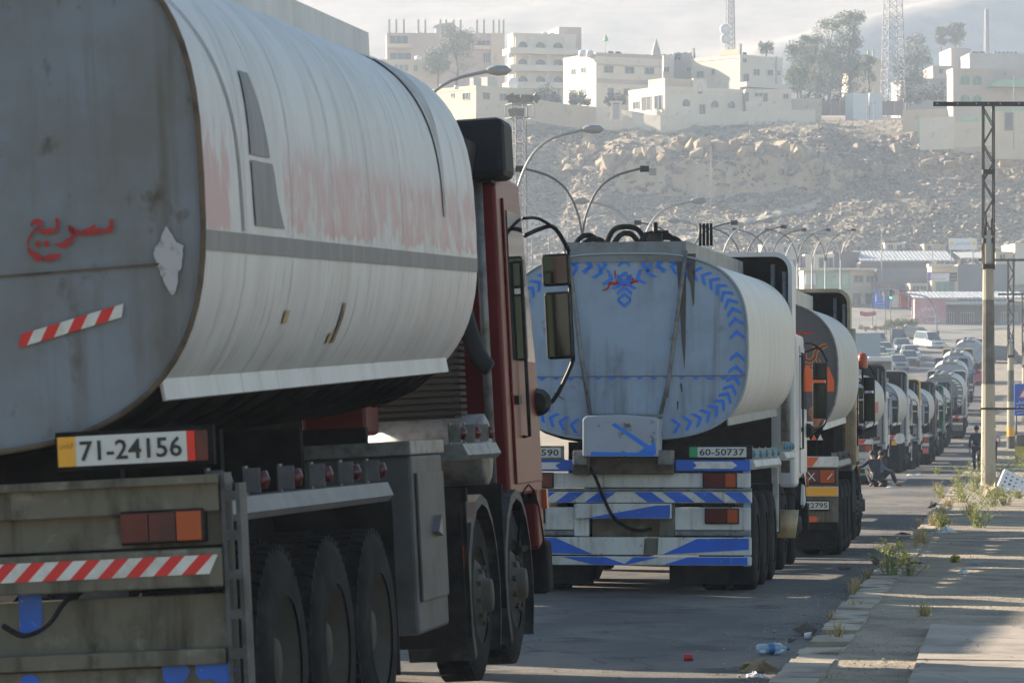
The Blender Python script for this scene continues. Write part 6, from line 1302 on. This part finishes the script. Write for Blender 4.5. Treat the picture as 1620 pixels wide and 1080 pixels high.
def person(label, loc, rz, J, top, trs, hair=m_hair, sleeves=True):
    """J: joints pelvis, chest, neck, head, sh/el/ha (L,R), kn/ft/to (L,R) in local metres"""
    root = thing('person', label, 'person', loc, rz); V = {k: Vector(v) for k, v in J.items()}
    hd = V['head']; fw = J.get('face', Vector((0,-1,0))); fw = Vector(fw).normalized()
    js = [(V['pel'], (.13,.1)), ((V['pel']+V['chest'])/2, (.13,.095)), (V['chest'], (.15,.1)), (V['neck'], .05), (hd, (.078,.09)), (hd+Vector((0,0,.1)), (.06,.07))]
    es = [(0,1),(1,2),(2,3),(3,4),(4,5)]
    def chain(start, pts):
        prev = start
        for p, r in pts: js.append((Vector(p), r)); es.append((prev, len(js)-1)); prev = len(js)-1
        return prev
    for s in 'LR':
        h = chain(2, [(V['sh'+s], .05), (V['el'+s], .038), (V['ha'+s], .026)])
        dirn = (V['ha'+s]-V['el'+s]).normalized(); side = dirn.cross(Vector((0,0,1))); side = side.normalized() if side.length > .1 else Vector((1,0,0))
        pm = V['ha'+s] + dirn*.07; pi = chain(h, [(pm, (.032,.018))])
        for f in range(4): chain(pi, [(pm + dirn*.03 + side*(.022*(f-1.5)), .009), (pm + dirn*(.085-.008*abs(f-1.5)) + side*(.024*(f-1.5)) - Vector((0,0,.012)), .007)])
        chain(h, [(V['ha'+s] + dirn*.05 + side*.045, .009)])
        chain(0, [(V['pel'] + (V['kn'+s]-V['pel'])*.12 + Vector(((.09 if s == 'R' else -.09),0,0)), .075), (V['kn'+s], .05), (V['ft'+s], .036), (V['ft'+s] + (V['to'+s]-V['ft'+s])*.8, (.03,.025))])
    b = skin('body', js, es, m_skin, root)
    nz_ = MB(); nz_.smooth = True; nz_.lathe([(0,.012),(.02,.014),(.045,.0)], 6, 'y', (0,0,0)); no = nz_.build('nose', m_skin, b, loc=hd + fw*.075 + Vector((0,0,.02))); no.rotation_euler = (0, 0, math.atan2(-fw.x, fw.y))
    hm = MB(); hm.smooth = True; vs = []
    hm.grid(lambda u, v: tuple(hd + Vector((0,0,.055)) - fw*.018 + Vector((.098*math.cos(2*PI*u)*math.sin(v*2.0), .112*math.sin(2*PI*u)*math.sin(v*2.0), .115*math.cos(v*2.0)))), 14, 8); hm.build('hair', hair, root)
    tj = [(V['pel'] + (V['chest']-V['pel'])*-.12, (.155,.12)), ((V['pel']+V['chest'])/2, (.16,.12)), (V['chest'], (.18,.125)), (V['chest']+(V['neck']-V['chest'])*.75, (.085,.075))]; te = [(0,1),(1,2),(2,3)]
    for s in 'LR':
        i = len(tj); tj += [(V['sh'+s], .068), (V['el'+s], .054), (V['el'+s]+(V['ha'+s]-V['el'+s])*.85, .042)]; te += [(2,i),(i,i+1),(i+1,i+2)]
    skin('jacket', tj, te, top, root)
    pj = [(V['pel'], (.145,.115))]; pe = []
    for s in 'LR':
        i = len(pj); hp_ = V['pel'] + (V['kn'+s]-V['pel'])*.12 + Vector(((.09 if s == 'R' else -.09),0,0)); pj += [(hp_, .092), (V['kn'+s], .068), (V['kn'+s]+(V['ft'+s]-V['kn'+s])*.95, .052)]; pe += [(0,i),(i,i+1),(i+1,i+2)]
        skin('shoe', [(V['ft'+s]-Vector((0,0,.02)), .042), (V['to'+s], (.042,.03))], [(0,1)], m_shoe, root, 1)
    skin('trousers', pj, pe, trs, root); return root
WALK = dict(pel=(0,0,.95), chest=(0,.02,1.32), neck=(0,-.02,1.5), head=(0,-.03,1.6), shL=(-.19,.01,1.4), elL=(-.26,.04,1.12), haL=(-.25,-.02,.88), shR=(.19,.01,1.4), elR=(.26,.02,1.12), haR=(.26,.06,.88),
    knL=(-.1,-.1,.52), ftL=(-.1,.02,.09), toL=(-.1,-.14,.04), knR=(.1,.02,.5), ftR=(.1,.18,.12), toR=(.1,.05,.04), face=(0,-1,0))
def turn(J, k=PI): 
    c, s = math.cos(k), math.sin(k); return {n: (v[0]*c - v[1]*s, v[0]*s + v[1]*c, (v[2] if len(v) > 2 else 0)) for n, v in J.items()}
pm_ = W(1545, 745, 126); person('man in a dark jacket walking away along the road edge beside the nearest power pole', gp(pm_.x, pm_.y, .02), AZ + PI, WALK, m_jkt, m_trs)
pk = W(1572, 712, 150); person('person in a pale pink shirt half hidden behind the nearest power pole', gp(pk.x, pk.y, .12), AZ + PI, WALK, m_pinkc, m_trs)
pc = W(1401, 532, 382); person('person in khaki clothes standing by the waiting cars', (pc.x, pc.y, gz(pc.x, pc.y)+.07), AZ, WALK, m_camo, m_camo)
CR = dict(pel=(0,0,.32), chest=(-.02,.12,.68), neck=(-.02,.16,.86), head=(-.02,.22,.95), shL=(-.19,.12,.78), elL=(-.36,.2,.62), haL=(-.58,.3,.55), shR=(.17,.12,.78), elR=(.24,.28,.6), haR=(.16,.42,.5),
    knL=(-.16,.32,.52), ftL=(-.14,.02,.1), toL=(-.15,.16,.04), knR=(.18,.3,.3), ftR=(.14,-.08,.1), toR=(.15,.08,.04), face=(-.4,1,0))
p = W(1386, 769, 100); person('person crouching in dark clothes with one arm stretched to the tanker', gp(p.x, p.y), AZ + R(25), CR, m_navy, m_trs)
ST = dict(pel=(0,0,.33), chest=(-.08,.03,.68), neck=(-.02,.0,.87), head=(.04,-.02,.95), shL=(-.12,.17,.77), elL=(.06,.2,.58), haL=(.25,.16,.5), shR=(-.1,-.14,.77), elR=(.1,-.18,.56), haR=(.3,-.1,.48),
    knL=(.34,.12,.5), ftL=(.5,.14,.09), toL=(.66,.14,.04), knR=(.3,-.1,.48), ftR=(.46,-.12,.09), toR=(.62,-.12,.04), face=(1,-.2,0))
p = W(1393, 766, 101.5); person('person seated low in a blue-grey shirt, knees up, legs out to the right', gp(p.x, p.y), AZ, ST, m_denim, m_trs)
seat = MB(); seat.box(-.2, .2, -.16, .16, 0, .2); so_ = seat.build('low_stool', m_dark, None, bevel=.01, loc=gp(p.x, p.y, .0)); tag(so_, 'dark low stool under the person in the blue-grey shirt', 'stool')

# ------------------------------------------------------------ weeds, litter and stones by the kerb
m_weed = M('green_weed', (.22,.26,.08), .7, c2=(.38,.36,.14), sc=6); m_flower = M('yellow_flowers', (.55,.48,.1), .7); m_straw = M('dry_straw', (.5,.4,.2), .85, c2=(.36,.28,.13), sc=8)
def weed(label, x, y, h, w_, seed, dry=False, dz=.1, n=26, group=None, cat='weed'):
    rg = random.Random(seed); root = thing('grass_tuft' if dry else 'weed', label, cat, gp(x, y, dz), 0, group); st = MB(); lf = MB(); fl = MB()
    for i in range(n):
        q = rg.uniform(0, 6.28); lean = rg.uniform(.1, 1) * w_; hh = h * rg.uniform(.4, 1); b = Vector((rg.gauss(0, w_*.18), rg.gauss(0, w_*.18), 0)); e = b + Vector((lean*math.cos(q), lean*math.sin(q), hh)); md = (b+e)/2 + Vector((0,0,hh*.15))
        if dry:
            t = Vector((-math.sin(q), math.cos(q), 0)) * .006; st.add([b-t, b+t, md+t*.8, md-t*.8, e], [(0,1,2,3),(3,2,4)])
        else:
            st.tube([b, md, e], [.005,.004,.002], 4, cap=False)
            for j in range(9):
                u = rg.uniform(.12, 1); p = b.lerp(e, u) + Vector((0,0,hh*.1*math.sin(u*3))); a = Vector((rg.uniform(-1,1), rg.uniform(-1,1), rg.uniform(-.2,.8))).normalized()*rg.uniform(.03,.075); c = a.cross(Vector((0,0,1)))*.3
                lf.add([p, p+a*.5+c, p+a, p+a*.5-c], [(0,1,2,3)])
            if rg.random() < .7:
                for j in range(6): p = e + Vector((rg.gauss(0,.02), rg.gauss(0,.02), rg.uniform(-.05,.03))); a = Vector((rg.uniform(-1,1), rg.uniform(-1,1), 1)).normalized()*.014; fl.add([p-a, p+Vector((.012,0,0)), p+a, p-Vector((.012,0,0))], [(0,1,2,3)])
    st.build('stalks' if dry else 'stem', m_straw if dry else m_weed, root, fix=False)
    if lf.v: lf.build('leaves', m_weed, root, fix=False)
    if fl.v: fl.build('flowers', m_flower, root, fix=False)
    return root
def gpx(px, py):                              # ground point on the near road, by walking down the sight line
    d = 12
    while d < 395:
        p = W(px, py, d)
        if p.z <= gz(p.x, p.y) + (.1 if p.x > KX else 0): return p
        d += .1
    return p
def wd(label, px, py, hpx, seed, dry=False, wf=.6, n=26, group=None):
    p = gpx(px, py); s = F / p.y; weed(label, p.x, p.y, hpx/s, hpx/s*wf, seed, dry, .1 if p.x > KX else .0, n, group)
wd('tall flowering green weed at the kerb line, largest of all', 1412, 912, 60, 1, wf=.45, n=20)
wd('lower green weed just right of the largest flowering weed', 1440, 912, 36, 2, wf=.6, n=14)
wd('dry straw tuft leaning over the kerb in front of the largest weed', 1352, 946, 38, 3, True, .5, 70); wd('small dry straw tuft touching the largest weed on its left', 1372, 925, 34, 4, True, .4, 50)
for i, (px, py, h) in enumerate(((1428, 893, 30), (1452, 860, 30), (1460, 852, 22), (1476, 832, 26), (1490, 815, 24), (1500, 803, 22), (1448, 868, 18))): wd('dry straw tuft fringing the kerb edge beyond the largest weed', px, py, h, 10+i, True, .6, 45, 'straw tufts fringing the kerb edge')
wd('green weed on the verge near the white rag', 1548, 835, 40, 20, wf=.8, n=34); wd('yellow-green weed under the cardboard by the pole', 1565, 800, 34, 21, wf=1.2, n=40); wd('flowering weed right of the cardboard', 1590, 800, 26, 22, wf=.9); wd('yellow weed left of the nearest pole foot', 1520, 795, 36, 23, wf=.9, n=34); wd('weed against the left side of the nearest pole', 1545, 775, 46, 24, wf=.45, n=30)
wd('tall weed between the walking man and the nearest pole', 1556, 762, 50, 25, wf=.3, n=24); wd('green weed right of the nearest pole', 1590, 755, 34, 26, wf=1.1, n=40); wd('green weed at the right edge beyond the nearest pole', 1615, 742, 30, 27, wf=1.1, n=36); wd('grass tuft at the edge of the concrete slabs', 1462, 975, 26, 28, True, .7, 80); wd('brown grass tuft behind the white crate', 1535, 815, 24, 29, True, 1.1, 80); wd('small weed beside the crumpled rag on the verge', 1490, 838, 28, 32); wd('tiny weed in the slab crack', 1512, 890, 9, 33)
for i in range(14): wd('low grass tuft scattered on the verge', 1540+random.uniform(-60, 90), 745+random.uniform(0, 60), random.uniform(10, 20), 40+i, random.random() < .6, .9, 24, 'low grass tufts on the verge')
def crumple(name, label, cat, px, py, wpx, hpx, m, seed, dz=0):
    rg = random.Random(seed); p = gpx(px, py); s = F/p.y; w_, h = wpx/s, hpx/s; k = MB(); k.smooth = False
    N_ = 7; g_ = {}
    def fn(u, v):
        a, b = (u-.5)*w_*1.0, (v-.5)*w_*.7; e = max(0, 1 - ((u-.5)**2+(v-.5)**2)*3.6); rr = rg.uniform(.35, 1)
        return (a + rg.uniform(-.1,.1)*w_, b + rg.uniform(-.1,.1)*w_, h*e*rr)
    k.grid(fn, N_, N_); o = k.build(name, m, None, loc=gp(p.x, p.y, dz + (.11 if p.x > KX else .005)), fix=False); tag(o, label, cat); return o
m_plw = M('crumpled_white_plastic', (.6,.62,.64), .4); m_cardb = M('cardboard', (.38,.32,.24), .8, c2=(.28,.22,.15), sc=6); m_rag = M('dark_rag', (.02,.02,.022), .8); m_bluepl = M('blue_plastic', (.05,.16,.35), .4)
for i in range(26):
    yy = 21 + i*2.6 + random.uniform(-.8, .8); weed('dry straw tuft rooted in the kerb joint', KX + random.uniform(-.18, .25), yy, random.uniform(.08, .24), random.uniform(.06, .14), 200+i, True, .06, 40, 'straw tufts in the kerb joints')
crumple('rag', 'crumpled tan cloth lying against the kerb at the bottom', 'rag', 1200, 1062, 62, 30, M('tan_cloth', (.3,.24,.15), .8, c2=(.16,.12,.07), sc=8), 1); crumple('paper', 'white paper scrap beside the tan cloth at the kerb', 'paper', 1195, 1072, 30, 10, m_plw, 2)
crumple('plastic_bag', 'crumpled white bag on the verge beyond the largest weed', 'bag', 1498, 843, 32, 12, m_plw, 3); crumple('paper', 'crumpled white paper on the verge near the slabs', 'paper', 1524, 908, 16, 9, m_plw, 4)
crumple('rag', 'black rag on the road by the second straw tuft', 'rag', 1476, 803, 18, 12, m_rag, 5); crumple('rag', 'black scrap lying on the road in front of the kerb straw', 'rag', 1428, 846, 26, 5, m_rag, 6); crumple('rag', 'small black rag on the verge by the dark tyre scrap', 'rag', 1446, 892, 26, 5, m_rag, 7)
crumple('cardboard', 'torn cardboard leaning in the rubbish at the nearest pole', 'cardboard', 1573, 785, 34, 26, m_cardb, 8); crumple('plastic_bag', 'dark bag of rubbish behind the cardboard', 'bag', 1590, 770, 28, 20, m_rag, 9); crumple('plastic_sheet', 'blue plastic strip on the verge', 'plastic sheet', 1543, 893, 22, 2.5, m_bluepl, 10)
for i, (px, py, wp) in enumerate(((1410,766,12),(1425,759,14),(1436,752,14),(1450,751,10),(1403,771,10))):
    crumple('paper', ['white paper scrap on the road near the seated person\'s feet','second white scrap in the trail beyond the seated person','middle white scrap of the paper trail','last white scrap of the paper trail','scrap nearest the seated person\'s shoes'][i], 'paper', px+4, py, wp, 3, m_plw, 50+i)
p = gpx(1221, 1036); bt = thing('plastic_bottle', 'clear bluish plastic bottle lying at the kerb', 'bottle', (p.x, p.y, gz(p.x, p.y)+.05), .5)
m_bot = M('clear_blue_plastic', (.5,.66,.8), .15, trans=.5); k = MB(); k.smooth = True; k.lathe([(-.12,.0),(-.12,.035),(-.1,.042),(-.03,.04),(.02,.043),(.07,.042),(.1,.018),(.12,.014)], 16, 'x'); k.build('bottle_body', m_bot, bt); k = MB(); k.lathe([(.12,.0),(.12,.017),(.145,.017),(.145,0)], 12, 'x'); k.build('cap', m_bluepl, bt)
k = MB(); k.lathe([(-.04,.0435),(.01,.0445)], 16, 'x'); k.build('label', m_bluepl, bt)
p = gpx(1089, 1046); cn_ = thing('drink_can', 'crushed red drink can on the open road', 'can', (p.x, p.y, gz(p.x, p.y)+.03), .2); k = MB(); k.smooth = True; k.lathe([(-.035,.0),(-.035,.028),(-.028,.033),(.0,.026),(.024,.032),(.03,.028),(.03,0)], 14, 'x'); k.build('can_body', M('red_can', (.5,.02,.03), .35), cn_); k = MB(); k.lathe([(.0305,.0),(.0305,.026),(.033,.026),(.033,0)], 14, 'x'); k.build('can_lid', m_steel, cn_)
def stone(label, px, py, wpx, hpx, m, seed, cat='stone'):
    p = gpx(px, py); s = F/p.y; me = rock_mesh(random.Random(seed), 'stone', m, 1, 18); w_, h = wpx/s, hpx/s; o = inst(me, 'stone', None, (p.x, p.y, gz(p.x, p.y) + h*.4 + (.1 if p.x > KX else 0)), (0,0,seed), (w_, w_*.8, h)); tag(o, label, cat); return o
m_stone = M('road_stone', (.12,.105,.085), .9, c2=(.2,.17,.14), sc=9, bump=.01, bsc=20)
stone('dark brown rock in the gutter by the clear bottle', 1273, 1005, 38, 28, m_stone, 3); stone('flat dark lump of asphalt on the road beside the second tanker', 1340, 901, 30, 9, m_stone, 4); stone('dark lump hidden at the foot of the largest weed', 1384, 893, 20, 16, m_stone, 5); stone('small stone by the gutter bottle', 1252, 1016, 16, 8, m_stone, 6)
p = gpx(1278, 1012); ob = thing('plastic_cup', 'small white cup beside the dark gutter rock', 'cup', (p.x, p.y, gz(p.x, p.y)+.03), 0); k = MB(); k.smooth = True; k.lathe([(0,.0),(0,.025),(.06,.035),(.06,.03),(.01,.022)], 12, 'x', (-.03,0,0)); k.build('cup', m_plw, ob)
# white perforated crate lying tilted by the pole
p = gpx(1606, 780); cr_ = thing('crate', 'white perforated polystyrene crate tilted in the rubbish by the pole', 'crate', gp(p.x, p.y, .32), 0); cr_.rotation_euler = (R(62), R(28), R(10))
m_poly = M('white_polystyrene', (.72,.72,.76), .6); k = MB()
xs = [-.36+.072*i for i in range(11)]
for j in range(5):
    for i in range(5): pass
k = MB(); nx_, ny_ = 11, 9; Wc, Hc = .8, .56; cw, chh = Wc/nx_, Hc/ny_
for j in range(ny_):
    for i in range(nx_):
        if i % 2 == 1 and j % 2 == 1: continue
        x0, y0 = -Wc/2+i*cw, -Hc/2+j*chh; k.add([(x0,y0,0),(x0+cw,y0,0),(x0+cw,y0+chh,0),(x0,y0+chh,0)], [(0,1,2,3)]); k.add([(x0,y0,-.02),(x0+cw,y0,-.02),(x0+cw,y0+chh,-.02),(x0,y0+chh,-.02)], [(3,2,1,0)])
k.build('perforated_base', m_poly, cr_, fix=False)
for a, b in (((-Wc/2-.012,-Hc/2),(-Wc/2,Hc/2)), ((Wc/2,-Hc/2),(Wc/2+.012,Hc/2)), ((-Wc/2,-Hc/2-.012),(Wc/2,-Hc/2)), ((-Wc/2,Hc/2),(Wc/2,Hc/2+.012))): k = MB(); k.box(a[0], b[0], a[1], b[1], -.13, .0); k.build('side_wall', m_poly, cr_)
# gravel and grit along the kerb
gr_ = MB(); rg = random.Random(5); base = [([tuple(v.co) for v in me.vertices], [tuple(p.vertices) for p in me.polygons]) for me in RK]
for i in range(7500):
    y = 14 + 75 * rg.random() ** 1.6; r_ = rg.random()
    x = KX - abs(rg.gauss(0, .35)) - .15 if r_ < .35 else (KX + .2 + rg.uniform(0, 1.0 if y < 27 else 3.2) if r_ < .85 else rg.uniform(-2.4, KX))
    s = rg.uniform(.004, .014) * (2.2 if rg.random() < .03 else 1); z = gz(x, y) + (.11 if x > KX else .0) + s*.2; vs, fs = rg.choice(base); gr_.add([(v[0]*s+x, v[1]*s+y, v[2]*s+z) for v in vs], fs)
o = gr_.build('gravel', M('loose_gravel', (.42,.37,.3), .9, c2=(.28,.25,.2), sc=30), fix=False); tag(o, 'loose gravel and grit along the kerb and verge', 'gravel', kind='stuff')
bb, _, _ = signboard('pale billboard low on the slope left of the lamp columns', 836, 874, 346, 372, 430, m_greyw, [(AR1, .1, .55, .8, .25, m_redlens), (AR2, .2, .15, .6, .2, m_redlens)], m_redlens)
for u in (.15, .85): k = MB(); k.tube([(3.1*u,.2,-6),(3.1*u,.2,.2)], .08, 6); k.build('post', m_mast, bb)
